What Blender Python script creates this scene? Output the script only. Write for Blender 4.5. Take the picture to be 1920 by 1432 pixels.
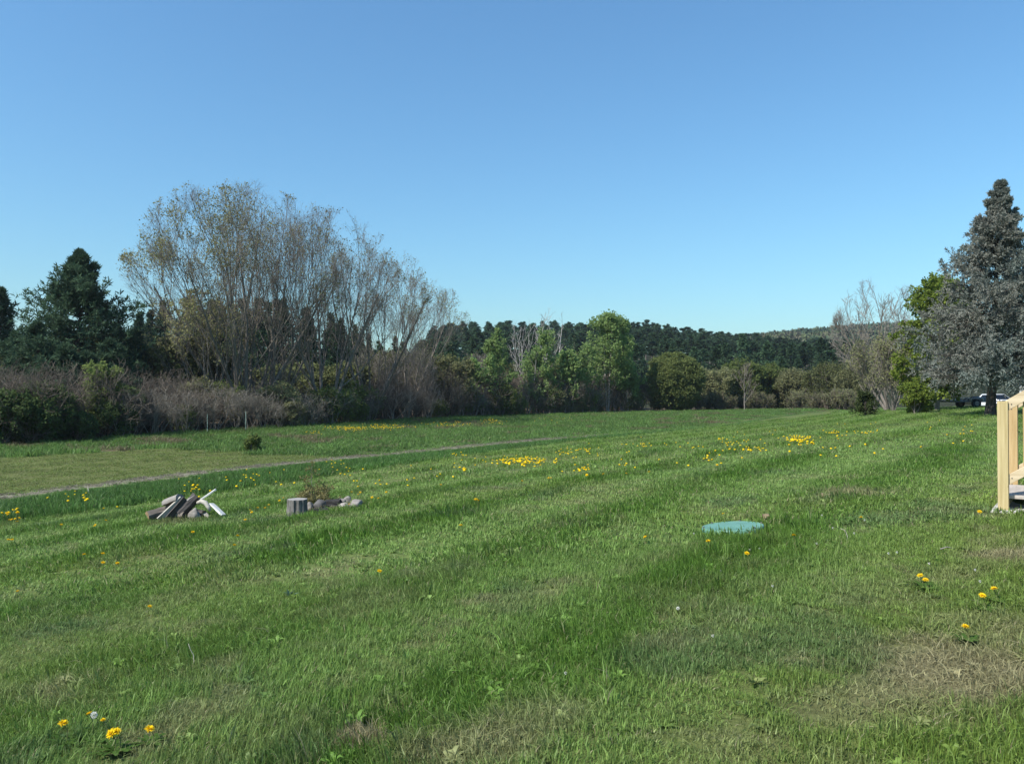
import bpy, bmesh, math, random
import numpy as np
from mathutils import Vector, Matrix

# ------------------------------------------------------------------ scene, camera, light
scene = bpy.context.scene
for o in list(bpy.data.objects):
    bpy.data.objects.remove(o)
C = scene.collection
R = math.radians
FPX = 1507.0; CX = 960.0; HOR = 735.0; EYE = 1.6      # camera calibration (1920 px wide frame)

cam_d = bpy.data.cameras.new('camera')
cam_d.sensor_width = 36.0
cam_d.lens = 36.0 * FPX / 1920.0
cam_d.clip_start = 0.05; cam_d.clip_end = 9000
cam = bpy.data.objects.new('camera', cam_d); C.objects.link(cam)
cam.location = (0, 0, EYE)
cam.rotation_euler = (R(90) + math.atan((HOR - 716.0) / FPX), 0, 0)
scene.camera = cam

SUN_AZ = (-0.84, -0.54); SUN_EL = 46.0                # towards the sun: left, a little behind
n_ = math.hypot(*SUN_AZ)
sdir = Vector((SUN_AZ[0] / n_ * math.cos(R(SUN_EL)), SUN_AZ[1] / n_ * math.cos(R(SUN_EL)), math.sin(R(SUN_EL))))
world = bpy.data.worlds.new('World'); scene.world = world; world.use_nodes = True
wn = world.node_tree
sky = wn.nodes.new('ShaderNodeTexSky'); sky.sky_type = 'NISHITA'; sky.sun_disc = False
sky.sun_elevation = R(SUN_EL); sky.sun_rotation = math.atan2(sdir.x, sdir.y)
sky.altitude = 300; sky.air_density = 1.5; sky.dust_density = 0.6; sky.ozone_density = 4.5
bg = wn.nodes['Background']; bg.inputs['Strength'].default_value = 0.076
wb = wn.nodes.new('ShaderNodeMix'); wb.data_type = 'RGBA'; wb.blend_type = 'MULTIPLY'; wb.inputs[0].default_value = 1.0
wb.inputs[7].default_value = (.57, .843, .985, 1)          # camera white balance of the whole sky
wn.links.new(sky.outputs['Color'], wb.inputs[6]); wn.links.new(wb.outputs[2], bg.inputs['Color'])
sun_d = bpy.data.lights.new('sun', 'SUN'); sun_d.energy = 3.3; sun_d.angle = R(0.55); sun_d.color = (1, 0.955, 0.88)
sun = bpy.data.objects.new('sun', sun_d); C.objects.link(sun)
sun.rotation_euler = (-sdir).to_track_quat('-Z', 'Y').to_euler(); sun.location = (-20, -10, 30)
vs = scene.view_settings
vs.view_transform = 'Standard'; vs.look = 'None'; vs.gamma = 1.0; vs.use_curve_mapping = False
vs.exposure = 1.16
scene.cycles.max_bounces = 6; scene.cycles.diffuse_bounces = 4; scene.cycles.glossy_bounces = 1; scene.cycles.transmission_bounces = 2; scene.cycles.transparent_max_bounces = 4

rng = np.random.default_rng(7)
random.seed(7)

# ------------------------------------------------------------------ numeric helpers
def vnoise(x, y, seed=0):
    x = np.asarray(x, float); y = np.asarray(y, float)
    xi = np.floor(x).astype(np.int64); yi = np.floor(y).astype(np.int64)
    xf = x - xi; yf = y - yi
    u = xf * xf * (3 - 2 * xf); v = yf * yf * (3 - 2 * yf)
    def h(a, b):
        n = (a * 374761393 + b * 668265263 + seed * 974634777) & 0x7fffffff
        n = ((n ^ (n >> 13)) * 1274126177) & 0x7fffffff
        return ((n ^ (n >> 16)) & 0xffff) / 65535.0
    return (h(xi, yi) * (1 - u) + h(xi + 1, yi) * u) * (1 - v) + (h(xi, yi + 1) * (1 - u) + h(xi + 1, yi + 1) * u) * v
def fbm(x, y, seed=0, oct=4):
    t = 0; a = 0.5; s = 0
    for k in range(oct):
        t = t + a * vnoise(x * 2 ** k, y * 2 ** k, seed + 17 * k); s += a; a *= 0.5
    return t / s
def sstep(a, b, x):
    t = np.clip((x - a) / (b - a), 0, 1); return t * t * (3 - 2 * t)

# ------------------------------------------------------------------ terrain
def px_xyz(px, py, d):
    return ((px - CX) / FPX * d, d, EYE - (py - HOR) / FPX * d)
TREELINE = [(-700, 880, 33), (-300, 850, 36), (0, 835, 41), (150, 828, 44), (300, 815, 50), (450, 805, 56), (600, 798, 60), (800, 785, 75),
            (1000, 778, 88), (1200, 772, 100), (1400, 768, 108), (1550, 768, 90)]
ctrl = [(0, 935, 21), (400, 890, 25), (700, 855, 32), (1040, 820, 45), (1330, 800, 58), (0, 985, 15.5), (560, 965, 12.7), (355, 978, 12.6),
        (1373, 990, 8.1), (1880, 958, 8.0), (1857, 778, 38), (1700, 768, 55), (960, 1432, 3.46), (0, 1432, 3.9), (1920, 1432, 3.03),
        (1330, 830, 27), (1500, 825, 25), (1857, 850, 15), (1250, 880, 16), (1810, 764, 52), (1880, 768, 75)] + TREELINE[2:]
cp = np.array([px_xyz(*c) for c in ctrl] + [(0, 0, 0), (30, 0, .9), (-30, 0, -1.4), (0, -20, 0), (45, 40, .8), (-50, 30, -1.4), (70, 90, .2),
              (-70, 80, -1.1), (0, 140, -1), (25, -20, .7), (-25, -20, -1)])
def tps_k(r2):
    return 0.5 * r2 * np.log(r2 + 1e-9)
_n = len(cp)
_K = tps_k(((cp[:, None, :2] - cp[None, :, :2]) ** 2).sum(-1)) + np.eye(_n) * 12.0
_P = np.c_[np.ones(_n), cp[:, :2]]
_A = np.block([[_K, _P], [_P.T, np.zeros((3, 3))]])
_w = np.linalg.solve(_A, np.r_[cp[:, 2], 0, 0, 0])
def path_us(x, y):
    dx = x + 13.4; dy = y - 21.0
    return dx * .802 - dy * .597, dx * .597 + dy * .802      # u: right of the track, s: along it
def far_z(x, y):
    d = np.hypot(x, y)
    z = -1.0 + 9.0 * sstep(118, 205, y) + 12 * sstep(205, 385, y)
    z = z + 2.5 * (vnoise(x / 90, y / 90, 5) - .5) * sstep(150, 250, d)
    z = z + 30 * np.exp(-.5 * (((x - 375) / 200) ** 2 + ((y - 760) / 170) ** 2))
    z = z + 12 * np.exp(-.5 * (((x - 620) / 200) ** 2 + ((y - 900) / 240) ** 2))
    return z
def ground_z(x, y):
    x = np.asarray(x, float); y = np.asarray(y, float)
    sh = x.shape; xf = x.ravel(); yf = y.ravel()
    out = np.empty(xf.shape)
    for a in range(0, len(xf), 20000):
        xx = xf[a:a + 20000]; yy = yf[a:a + 20000]
        r2 = (xx[:, None] - cp[None, :, 0]) ** 2 + (yy[:, None] - cp[None, :, 1]) ** 2
        zz = tps_k(r2) @ _w[:_n] + _w[_n] + _w[_n + 1] * xx + _w[_n + 2] * yy
        zz = np.clip(zz, -2.0, 1.3)
        b = np.maximum(sstep(85, 150, np.hypot(xx * .8, yy)), sstep(45, 110, -yy))
        out[a:a + 20000] = zz * (1 - b) + far_z(xx, yy) * b
    u, s = path_us(xf, yf)
    near = 1 - sstep(60, 110, yf)
    out += near * (fbm(xf * .9, yf * .9, 3) - .5) * .05
    out += near * .05 * np.exp(-(u / .9) ** 2) * (1 - sstep(24, 34, s))
    return out.reshape(sh)
def gz(x, y):
    return float(ground_z(np.array([x]), np.array([y]))[0])
def gp(px, py, far=140.0):
    """where the line of sight through a photo pixel meets the ground"""
    d = np.concatenate([np.linspace(1.5, 30, 1500), np.linspace(30.03, far, 2500)])
    x = (px - CX) / FPX * d; z = EYE - (py - HOR) / FPX * d
    g = ground_z(x, d)
    k = np.argmax(z <= g)
    if z[k] > g[k]: k = len(d) - 1
    return Vector((x[k], d[k], g[k]))
def on(px, d):
    x = (px - CX) / FPX * d
    return Vector((x, d, gz(x, d)))
def zpx(py, d):
    return EYE - (py - HOR) / FPX * d
_tl = np.array([((t[0] - CX) / FPX, t[2]) for t in TREELINE])
def treeline(dirx):
    return np.interp(dirx, _tl[:, 0], _tl[:, 1])

LUSH_SHADED = np.array((.090, .182, .024)); LIGHT = np.array((.200, .298, .080)); DRY = np.array((.300, .255, .150)); OLIVE = np.array((.170, .245, .050))  # first two greens: lush growth plus the painted light and shade of mower stripes
VERGE = np.array((.082, .165, .038)); FIELD = np.array((.170, .222, .060)); MEADOW = np.array((.105, .185, .045)); FLOOR = np.array((.075, .058, .036))
BLUE = np.array((.080, .130, .060))
dry_spots = [(1800, 1260, .50, .8), (1870, 1040, .35, .8), (1690, 1310, .25, .6), (1890, 1190, .4, .5), (1500, 1235, .12, .7), (1590, 1330, .3, .45), (1600, 925, .5, .7),
             (900, 1400, .35, .55), (665, 1385, .13, .9), (400, 1330, .25, .45), (1380, 1390, .3, .35), (1000, 1350, .3, .4), (690, 1130, .5, .25), (290, 1390, .2, .5), (80, 1290, .3, .3), (1250, 1205, .2, .3), (612, 952, .55, .85), (345, 978, .45, .5)]
dry_pts = [(gp(a, b), r, k) for a, b, r, k in dry_spots]
def lawn_edge(s):
    return np.interp(s, [-10, 0, 5, 14.5, 40, 60], [6.3, 6.1, 6.1, 4.5, 2.3, 1.2])
def zones(x, y):
    """colour, grass height and zone index (0 lawn 1 verge 2 track 3 mown field 4 meadow 5 wood floor)"""
    u, s = path_us(x, y)
    wob = (fbm(x * .35, y * .35, 11) - .5)
    n1 = fbm(x * .8, y * .8, 21); n2 = fbm(x * 3.1, y * 3.1, 31); n3 = fbm(u * .9 + wob, s * .12, 41); n4 = fbm(x * .22, y * .22, 51)
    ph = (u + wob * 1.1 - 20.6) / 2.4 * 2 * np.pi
    stripe = .5 + .5 * np.cos(ph)  # light and dark of bent blades in mower rows, painted into the grass colour
    lush = np.clip(.12 + .58 * stripe + .60 * (n3 - .36) + .50 * (n1 - .5), 0, 1)  # painted stripe shading mixed with patches of richer growth
    col = LIGHT[None] * (1 - lush[:, None]) + LUSH_SHADED[None] * lush[:, None]
    ol = sstep(20.6, 22.6, u + wob * 2) * (1 - sstep(2, 9, s)) * .85 + .5 * sstep(.55, .75, n4)
    ol = np.clip(ol, 0, 1)[:, None]; col = col * (1 - ol) + OLIVE[None] * (.75 + .5 * n1[:, None]) * ol
    bl = (sstep(.60, .75, fbm(x * 1.1, y * 1.1, 77)) * .5)[:, None]; col = col * (1 - bl) + BLUE[None] * bl
    dry = sstep(.60, .80, n2) * .40 * sstep(.35, .6, n4 + .15) + .18 * sstep(.55, .7, fbm(x * 1.7, y * 1.7, 63))
    for p, r, k in dry_pts:
        q = np.hypot(x - p.x, (y - p.y)) / r + (n2 - .5) * 1.5
        dry = np.maximum(dry, k * (1 - sstep(.35, 1.25, q)))
    dry = np.clip(dry, 0, 1); col = col * (1 - dry[:, None]) + DRY[None] * dry[:, None]
    hgt = .042 + .055 * lush * sstep(.3, .7, n1) + .02 * stripe - .022 * dry - .012 * ol[:, 0]
    zone = np.zeros(len(x), int)
    e = lawn_edge(s) + wob * 1.3
    lm = lambda m, c, k: None
    v = (u < e) & (u > .75 + wob * .5); zone[v] = 1
    fy = n1[:, None]
    col[v] = (VERGE[None] * (.7 + .6 * fy))[v]; hgt[v] = ((.07 + .10 * n1 + .07 * n3) * (.36 + .9 * sstep(.8, 3.4, u)) * (1 - .4 * sstep(6, 14, s)))[v]
    p = (np.abs(u - wob * .5) <= .55 + .45 * (n2 - .5)) & (s < 31) & ~((np.abs(u - wob * .5) < .16) & (n1 > .45)); zone[p] = 2
    col[p] = np.array((.21, .19, .14)) * (.75 + .5 * n2[p, None]); hgt[p] = .03
    side = (u < 0) & ~p
    f = side & (s < 13.0 + 2.2 * (n1 - .5)) & (u > -13.8 - .12 * (13 - s) + wob * 1.5); zone[f] = 3
    fs = .5 + .5 * np.sin((u + wob) * 2.6)
    col[f] = (FIELD[None] * (.80 + .17 * fs[:, None] + .25 * (n1[:, None] - .5)))[f]; hgt[f] = .045
    m = side & ~f; zone[m] = 4
    col[m] = (MEADOW[None] * (.65 + .7 * n1[:, None]))[m]; hgt[m] = ((.10 + .18 * n1) * (.4 + .6 * sstep(.8, 4, -u)))[m]
    tan = m & (fbm(x * .5, y * .5, 91) > .66); col[tan] = np.array((.16, .145, .075)) * (.8 + .4 * n2[tan, None])
    d = treeline(x / np.maximum(y, 1)) + 2.5 * wob
    w = (y > d) & (x / np.maximum(y, 1) < .42) & (zone != 2); zone[w] = 5
    col[w] = FLOOR[None] * (.6 + .8 * n1[w, None]); hgt[w] = .06
    w2 = (y > 62 + 30 * np.clip(.6 - x / np.maximum(y, 1), 0, 1)) & (x / np.maximum(y, 1) >= .40); zone[w2] = 4
    far = y > 125; col[far] = (np.array((.030, .034, .018))[None] * (.6 + .8 * n4[:, None]))[far]; zone[far] = 5
    return col, hgt, zone, dry

# ------------------------------------------------------------------ mesh helpers
def mesh_np(name, V, F, mats=None, tint=None, fmat=None, smooth=True, col=None):
    """V (n,3); F list of (m,k) index arrays"""
    me = bpy.data.meshes.new(name)
    V = np.asarray(V, np.float32)
    me.vertices.add(len(V)); me.vertices.foreach_set('co', V.ravel())
    F = [np.asarray(f, np.int32) for f in F if len(f)]
    loops = np.concatenate([f.ravel() for f in F]); tot = np.concatenate([np.full(len(f), f.shape[1], np.int32) for f in F])
    me.loops.add(len(loops)); me.loops.foreach_set('vertex_index', loops)
    me.polygons.add(len(tot))
    me.polygons.foreach_set('loop_start', np.r_[0, np.cumsum(tot)[:-1]].astype(np.int32))
    me.polygons.foreach_set('loop_total', tot)
    if smooth: me.polygons.foreach_set('use_smooth', np.ones(len(tot), bool))
    if fmat is not None: me.polygons.foreach_set('material_index', np.asarray(fmat, np.int32))
    if tint is not None:
        a = me.attributes.new('tint', 'FLOAT', 'POINT'); a.data.foreach_set('value', np.asarray(tint, np.float32))
    if col is not None:
        a = me.attributes.new('gcol', 'FLOAT_COLOR', 'POINT')
        a.data.foreach_set('color', np.c_[col, np.ones(len(col))].astype(np.float32).ravel())
    me.update(calc_edges=True); me.validate()
    for m in (mats if isinstance(mats, (list, tuple)) else [mats] if mats else []): me.materials.append(m)
    return me
def link(name, me, parent=None, loc=None, rotz=None):
    o = bpy.data.objects.new(name, me); C.objects.link(o)
    if parent: o.parent = parent
    if loc is not None: o.location = loc
    if rotz is not None: o.rotation_euler = (0, 0, rotz)
    return o
def tag(o, label=None, cat=None, group=None, kind=None):
    if label: o['label'] = label
    if cat: o['category'] = cat
    if group: o['group'] = group
    if kind: o['kind'] = kind
    return o
def empty(name, loc, rotz=0.0):
    o = bpy.data.objects.new(name, None); C.objects.link(o); o.location = loc; o.rotation_euler = (0, 0, rotz); o.empty_display_size = .1
    return o
KIDS = {}
def kid(name, me, parent, loc=None):
    o = link(name, me, parent, loc); KIDS.setdefault(parent.name, []).append(o); return o
def dup(root, loc, rotz=0.0, scale=None, label=None, group=None):
    def rec(o, parent):
        c = o.copy(); C.objects.link(c); c.parent = parent
        for k in KIDS.get(o.name, []): rec(k, c)
        return c
    r = rec(root, None)
    r.location = loc; r.rotation_euler = (0, 0, rotz)
    if scale is not None: r.scale = scale if hasattr(scale, '__len__') else (scale,) * 3
    if label: r['label'] = label
    if group: r['group'] = group
    return r
class Geo:
    """collects numpy pieces into one mesh"""
    def __init__(s): s.V = []; s.Q = []; s.T = []; s.t = []; s.n = 0
    def add(s, V, Q=None, T=None, tint=None):
        V = np.asarray(V, float).reshape(-1, 3); s.V.append(V)
        if Q is not None and len(Q): s.Q.append(np.asarray(Q) + s.n)
        if T is not None and len(T): s.T.append(np.asarray(T) + s.n)
        s.t.append(np.zeros(len(V)) if tint is None else np.broadcast_to(tint, (len(V),)).astype(float)); s.n += len(V)
    def mesh(s, name, mats, smooth=True):
        F = []
        if s.Q: F.append(np.concatenate(s.Q))
        if s.T: F.append(np.concatenate(s.T))
        return mesh_np(name, np.concatenate(s.V), F, mats, np.concatenate(s.t), smooth=smooth)
def norm(v):
    return v / np.maximum(np.linalg.norm(v, axis=-1, keepdims=True), 1e-9)
def tubes(P, Rr, sides):
    """P (N,K,3) polylines, Rr (N,K) radii -> verts, quads"""
    N, K, _ = P.shape
    T = np.empty_like(P); T[:, 1:-1] = P[:, 2:] - P[:, :-2]; T[:, 0] = P[:, 1] - P[:, 0]; T[:, -1] = P[:, -1] - P[:, -2]
    T = norm(T)
    ref = np.where(np.abs(T[:, :1, 2:3]) > .9, np.array([1., .2, 0]), np.array([0., .1, 1.]))
    A = norm(np.cross(T, np.broadcast_to(ref, T.shape))); B = np.cross(T, A)
    an = np.arange(sides) / sides * 2 * np.pi
    ring = A[:, :, None, :] * np.cos(an)[None, None, :, None] + B[:, :, None, :] * np.sin(an)[None, None, :, None]
    V = P[:, :, None, :] + ring * Rr[:, :, None, None]
    idx = np.arange(N * K * sides).reshape(N, K, sides)
    a = idx[:, :-1]; b = idx[:, 1:]
    Q = np.stack([a, np.roll(a, -1, 2), np.roll(b, -1, 2), b], -1).reshape(-1, 4)
    return V.reshape(-1, 3), Q
def diamonds(c, d, nrm, L, W):
    d = norm(d); s = norm(np.cross(d, nrm)); n = len(c)
    L = np.broadcast_to(L, (n,))[:, None]; W = np.broadcast_to(W, (n,))[:, None]
    V = np.stack([c, c + d * L * .45 + s * W * .5, c + d * L, c + d * L * .45 - s * W * .5], 1).reshape(-1, 3)
    return V, np.arange(n * 4).reshape(n, 4)
def rdir(r, n):
    return norm(r.normal(size=(n, 3)))
def grow(r, PP, PR, per, tmin, tmax, ang, length, K, wig, up, rr, env=None, minlen=.0, out=0.0, rough_=(.82, 1.06)):
    """children polylines on parents PP (N,Kp,3); returns P,R"""
    N, Kp, _ = PP.shape
    n = N * per
    pi = np.repeat(np.arange(N), per)
    t = np.tile((np.arange(per) + .5) / per, N) + r.uniform(-.5, .5, n) / per
    t = tmin + (tmax - tmin) * t
    f = np.clip(t, 0, .999) * (Kp - 1); k = f.astype(int); w = (f - k)[:, None]
    base = PP[pi, k] * (1 - w) + PP[pi, k + 1] * w
    tan = norm(PP[pi, k + 1] - PP[pi, k]); br = PR[pi, k] * (1 - w[:, 0]) + PR[pi, k + 1] * w[:, 0]
    side = norm(np.cross(tan, rdir(r, n)))
    a = R(1) * (ang + r.normal(0, ang * .22, n))
    d = norm(tan * np.cos(a)[:, None] + side * np.sin(a)[:, None])
    if out:
        cdir = base.copy(); cdir[:, 2] = 0; d = norm(d + out * norm(cdir))
    L = length * r.uniform(.65, 1.2, n) * (1.15 - .55 * t)
    if env is not None:
        ec, er = env
        o = (base - ec) / er; dd = (norm(d + np.array([0, 0, up * 1.5]))) / er
        A = (dd * dd).sum(1); B = (o * dd).sum(1); Cc = (o * o).sum(1) - 1
        disc = B * B - A * Cc
        hit = np.where(disc > 0, (-B + np.sqrt(np.maximum(disc, 0))) / A, 0)
        L = np.minimum(L, np.maximum(hit * r.uniform(rough_[0], rough_[1], n), minlen))
    L = np.maximum(L, .05)
    P = np.empty((n, K, 3)); P[:, 0] = base
    for q in range(1, K):
        d = norm(d + r.normal(0, wig, (n, 3)) + np.array([0, 0, up]))
        P[:, q] = P[:, q - 1] + d * (L / (K - 1))[:, None]
    r0 = br * rr * r.uniform(.75, 1.1, n)
    Rr = r0[:, None] * np.linspace(1, .35, K)[None]
    return P, Rr

# ------------------------------------------------------------------ materials
def nodes(name):
    m = bpy.data.materials.new(name); m.use_nodes = True
    nt = m.node_tree
    for n in list(nt.nodes): nt.nodes.remove(n)
    out = nt.nodes.new('ShaderNodeOutputMaterial')
    return m, nt, out
def surf(name, c1, c2, scale=6.0, stretch=(1, 1, 1), rough=.8, bump=.3, detail=6, spec=.25, rnd=0.0, dist=.02):
    m, nt, out = nodes(name); N = nt.nodes.new; L = nt.links.new
    tc = N('ShaderNodeTexCoord'); mp = N('ShaderNodeMapping'); mp.inputs['Scale'].default_value = stretch
    no = N('ShaderNodeTexNoise'); no.inputs['Scale'].default_value = scale; no.inputs['Detail'].default_value = detail; no.inputs['Roughness'].default_value = .62
    L(tc.outputs['Object'], mp.inputs[0]); L(mp.outputs[0], no.inputs['Vector'])
    rp = N('ShaderNodeValToRGB'); rp.color_ramp.elements[0].position = .32; rp.color_ramp.elements[1].position = .70
    rp.color_ramp.elements[0].color = (*c1, 1); rp.color_ramp.elements[1].color = (*c2, 1)
    L(no.outputs['Fac'], rp.inputs[0])
    p = N('ShaderNodeBsdfPrincipled'); p.inputs['Roughness'].default_value = rough; p.inputs['Specular IOR Level'].default_value = spec
    src = rp.outputs[0]
    if rnd:
        oi = N('ShaderNodeObjectInfo'); mr = N('ShaderNodeMapRange'); mr.inputs['To Min'].default_value = 1 - rnd; mr.inputs['To Max'].default_value = 1 + rnd
        L(oi.outputs['Random'], mr.inputs['Value'])
        mx = N('ShaderNodeVectorMath'); mx.operation = 'SCALE'; L(src, mx.inputs[0]); L(mr.outputs[0], mx.inputs['Scale']); src = mx.outputs[0]
    L(src, p.inputs['Base Color'])
    if bump:
        b = N('ShaderNodeBump'); b.inputs['Strength'].default_value = bump; b.inputs['Distance'].default_value = dist
        L(no.outputs['Fac'], b.inputs['Height']); L(b.outputs[0], p.inputs['Normal'])
    L(p.outputs[0], out.inputs[0]); return m
def leafmat(name, c1, c2, trans=.35, rnd=.25, spec=.0):
    """tint attribute picks between two leaf colours, each tree a little different"""
    m, nt, out = nodes(name); N = nt.nodes.new; L = nt.links.new
    at = N('ShaderNodeAttribute'); at.attribute_name = 'tint'
    mx = N('ShaderNodeMix'); mx.data_type = 'RGBA'; mx.inputs[6].default_value = (*c1, 1); mx.inputs[7].default_value = (*c2, 1)
    L(at.outputs['Fac'], mx.inputs[0])
    oi = N('ShaderNodeObjectInfo'); mr = N('ShaderNodeMapRange'); mr.inputs['To Min'].default_value = 1 - rnd; mr.inputs['To Max'].default_value = 1 + rnd
    L(oi.outputs['Random'], mr.inputs['Value'])
    sc = N('ShaderNodeVectorMath'); sc.operation = 'SCALE'; L(mx.outputs[2], sc.inputs[0]); L(mr.outputs[0], sc.inputs['Scale'])
    d = N('ShaderNodeBsdfDiffuse'); t = N('ShaderNodeBsdfTranslucent'); L(sc.outputs[0], d.inputs[0]); L(sc.outputs[0], t.inputs[0])
    ms = N('ShaderNodeMixShader'); ms.inputs[0].default_value = trans; L(d.outputs[0], ms.inputs[1]); L(t.outputs[0], ms.inputs[2])
    L(ms.outputs[0], out.inputs[0]); return m
def grassmat():
    m, nt, out = nodes('grass_blades'); N = nt.nodes.new; L = nt.links.new
    at = N('ShaderNodeAttribute'); at.attribute_name = 'gcol'; at.attribute_type = 'INSTANCER'
    bt = N('ShaderNodeAttribute'); bt.attribute_name = 'tint'
    hs = N('ShaderNodeMapRange'); hs.inputs['To Min'].default_value = .62; hs.inputs['To Max'].default_value = 1.45; L(bt.outputs['Fac'], hs.inputs['Value'])
    sc = N('ShaderNodeVectorMath'); sc.operation = 'SCALE'; L(at.outputs['Color'], sc.inputs[0]); L(hs.outputs[0], sc.inputs['Scale'])
    # a few straw-coloured blades
    gt = N('ShaderNodeMath'); gt.operation = 'GREATER_THAN'; gt.inputs[1].default_value = .975; L(bt.outputs['Fac'], gt.inputs[0])
    mx = N('ShaderNodeMix'); mx.data_type = 'RGBA'; mx.inputs[7].default_value = (.33, .30, .17, 1); L(gt.outputs[0], mx.inputs[0]); L(sc.outputs[0], mx.inputs[6])
    p = N('ShaderNodeBsdfPrincipled'); p.inputs['Roughness'].default_value = .5; p.inputs['Specular IOR Level'].default_value = .25; L(mx.outputs[2], p.inputs['Base Color'])
    t = N('ShaderNodeBsdfTranslucent'); L(mx.outputs[2], t.inputs[0])
    ms = N('ShaderNodeMixShader'); ms.inputs[0].default_value = .40; L(p.outputs[0], ms.inputs[1]); L(t.outputs[0], ms.inputs[2])
    L(ms.outputs[0], out.inputs[0]); return m
def groundmat():
    m, nt, out = nodes('ground'); N = nt.nodes.new; L = nt.links.new
    at = N('ShaderNodeAttribute'); at.attribute_name = 'gcol'
    tc = N('ShaderNodeTexCoord')
    n1 = N('ShaderNodeTexNoise'); n1.inputs['Scale'].default_value = 9; n1.inputs['Detail'].default_value = 9; n1.inputs['Roughness'].default_value = .75; L(tc.outputs['Object'], n1.inputs['Vector'])
    mr = N('ShaderNodeMapRange'); mr.inputs['From Min'].default_value = .25; mr.inputs['From Max'].default_value = .75; mr.inputs['To Min'].default_value = .40; mr.inputs['To Max'].default_value = 1.5
    L(n1.outputs['Fac'], mr.inputs['Value'])
    sc = N('ShaderNodeVectorMath'); sc.operation = 'SCALE'; L(at.outputs['Color'], sc.inputs[0]); L(mr.outputs[0], sc.inputs['Scale'])
    p = N('ShaderNodeBsdfPrincipled'); p.inputs['Roughness'].default_value = .95; p.inputs['Specular IOR Level'].default_value = .1; L(sc.outputs[0], p.inputs['Base Color'])
    b = N('ShaderNodeBump'); b.inputs['Strength'].default_value = .6; b.inputs['Distance'].default_value = .05; L(n1.outputs['Fac'], b.inputs['Height']); L(b.outputs[0], p.inputs['Normal'])
    L(p.outputs[0], out.inputs[0]); return m
M = {}
M['ground'] = groundmat(); M['grass'] = grassmat()
M['gravel'] = surf('gravel', (.105, .098, .062), (.245, .225, .165), 6, rough=.95, bump=.8, detail=9)
M['bark_grey'] = surf('bark_grey', (.095, .082, .068), (.215, .188, .160), 5, (3, 3, .6), .9, .5)
M['bark_dark'] = surf('bark_dark', (.035, .029, .025), (.090, .078, .068), 5, (3, 3, .6), .9, .5)
M['twig'] = surf('twig', (.130, .114, .098), (.270, .240, .210), 3, rough=.85, bump=0, rnd=.2)
M['sumac_pale'] = surf('pale_sumac_bark', (.13, .115, .092), (.31, .28, .23), 2.2, rough=.85, bump=0, rnd=.2)
M['sumac'] = surf('sumac_bark', (.062, .048, .037), (.200, .168, .134), 2.2, rough=.85, bump=0, rnd=.45)
M['birch'] = surf('birch_bark', (.20, .18, .16), (.52, .49, .45), 5, (1, 1, .5), .7, .2)
M['leaf_bud'] = leafmat('maple_bud_leaf', (.225, .205, .105), (.290, .295, .120), .50)
M['leaf_olive'] = leafmat('olive_leaf', (.085, .098, .042), (.155, .168, .070), .42)
M['leaf_aspen'] = leafmat('aspen_leaf', (.150, .220, .070), (.260, .350, .130), .55)
M['leaf_willow'] = leafmat('willow_leaf', (.105, .145, .042), (.190, .230, .075), .45)
M['leaf_round'] = leafmat('round_willow_leaf', (.145, .180, .058), (.235, .275, .098), .50)
M['leaf_bush'] = leafmat('bush_leaf', (.050, .080, .032), (.105, .145, .052), .45)
M['leaf_bright'] = leafmat('bright_maple_leaf', (.095, .140, .026), (.190, .235, .045), .45)
M['leaf_scrub'] = leafmat('scrub_leaf', (.165, .172, .085), (.255, .262, .125), .45)
M['pine'] = leafmat('pine_needles', (.034, .064, .038), (.085, .130, .072), .25, .2)
M['pine_far'] = leafmat('forest_pine_needles', (.030, .060, .033), (.076, .122, .060), .22, .45)
M['cedar'] = leafmat('cedar_needles', (.022, .036, .014), (.060, .075, .026), .15)
M['spruce'] = leafmat('spruce_needles', (.200, .195, .165), (.150, .185, .165), .22, .0)
M['brush'] = leafmat('dead_brush', (.150, .135, .060), (.215, .195, .085), .2)

# ------------------------------------------------------------------ ground sheet and track
def spaced(lo, hi, n, p=3.2):
    t = np.linspace(-1, 1, n); v = np.sinh(t * p * 1.9) / np.sinh(p * 1.9)
    return np.where(v < 0, -v * lo, v * hi)
gx = spaced(-3000, 3000, 430); gy = 14 + spaced(-3000, 3000, 520)
GX, GY = np.meshgrid(gx, gy)
GZ = ground_z(GX, GY)
fx, fy = GX.ravel(), GY.ravel()
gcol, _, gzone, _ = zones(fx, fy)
nx = len(gx); idx = np.arange(len(fx)).reshape(len(gy), nx)
GQ = np.stack([idx[:-1, :-1], idx[:-1, 1:], idx[1:, 1:], idx[1:, :-1]], -1).reshape(-1, 4)
# thatch and soil between the blades
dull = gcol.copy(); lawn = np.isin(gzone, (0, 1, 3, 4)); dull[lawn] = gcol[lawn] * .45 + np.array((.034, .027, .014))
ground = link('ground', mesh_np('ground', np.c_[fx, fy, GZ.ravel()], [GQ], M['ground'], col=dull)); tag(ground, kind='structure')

ss = np.linspace(-14, 31, 200)
tv = []; 
for k, uu in enumerate(np.linspace(-1, 1, 7)):
    wd = .52 * uu * (1 + .25 * (fbm(ss * .8, ss * 0 + k * 3.3, 8) - .5)) + .25 * (fbm(ss * .25, ss * 0, 9) - .5)
    X = -13.4 + .597 * ss + .802 * wd; Y = 21 + .802 * ss - .597 * wd
    tv.append(np.c_[X, Y, ground_z(X, Y) + .012 - .02 * abs(uu) ** 3])
tv = np.stack(tv, 1); ii = np.arange(len(ss) * 7).reshape(-1, 7)
tq = np.stack([ii[:-1, :-1], ii[:-1, 1:], ii[1:, 1:], ii[1:, :-1]], -1).reshape(-1, 4)
tag(link('gravel_track', mesh_np('gravel_track', tv.reshape(-1, 3), [tq], M['gravel'])), kind='structure')

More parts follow.
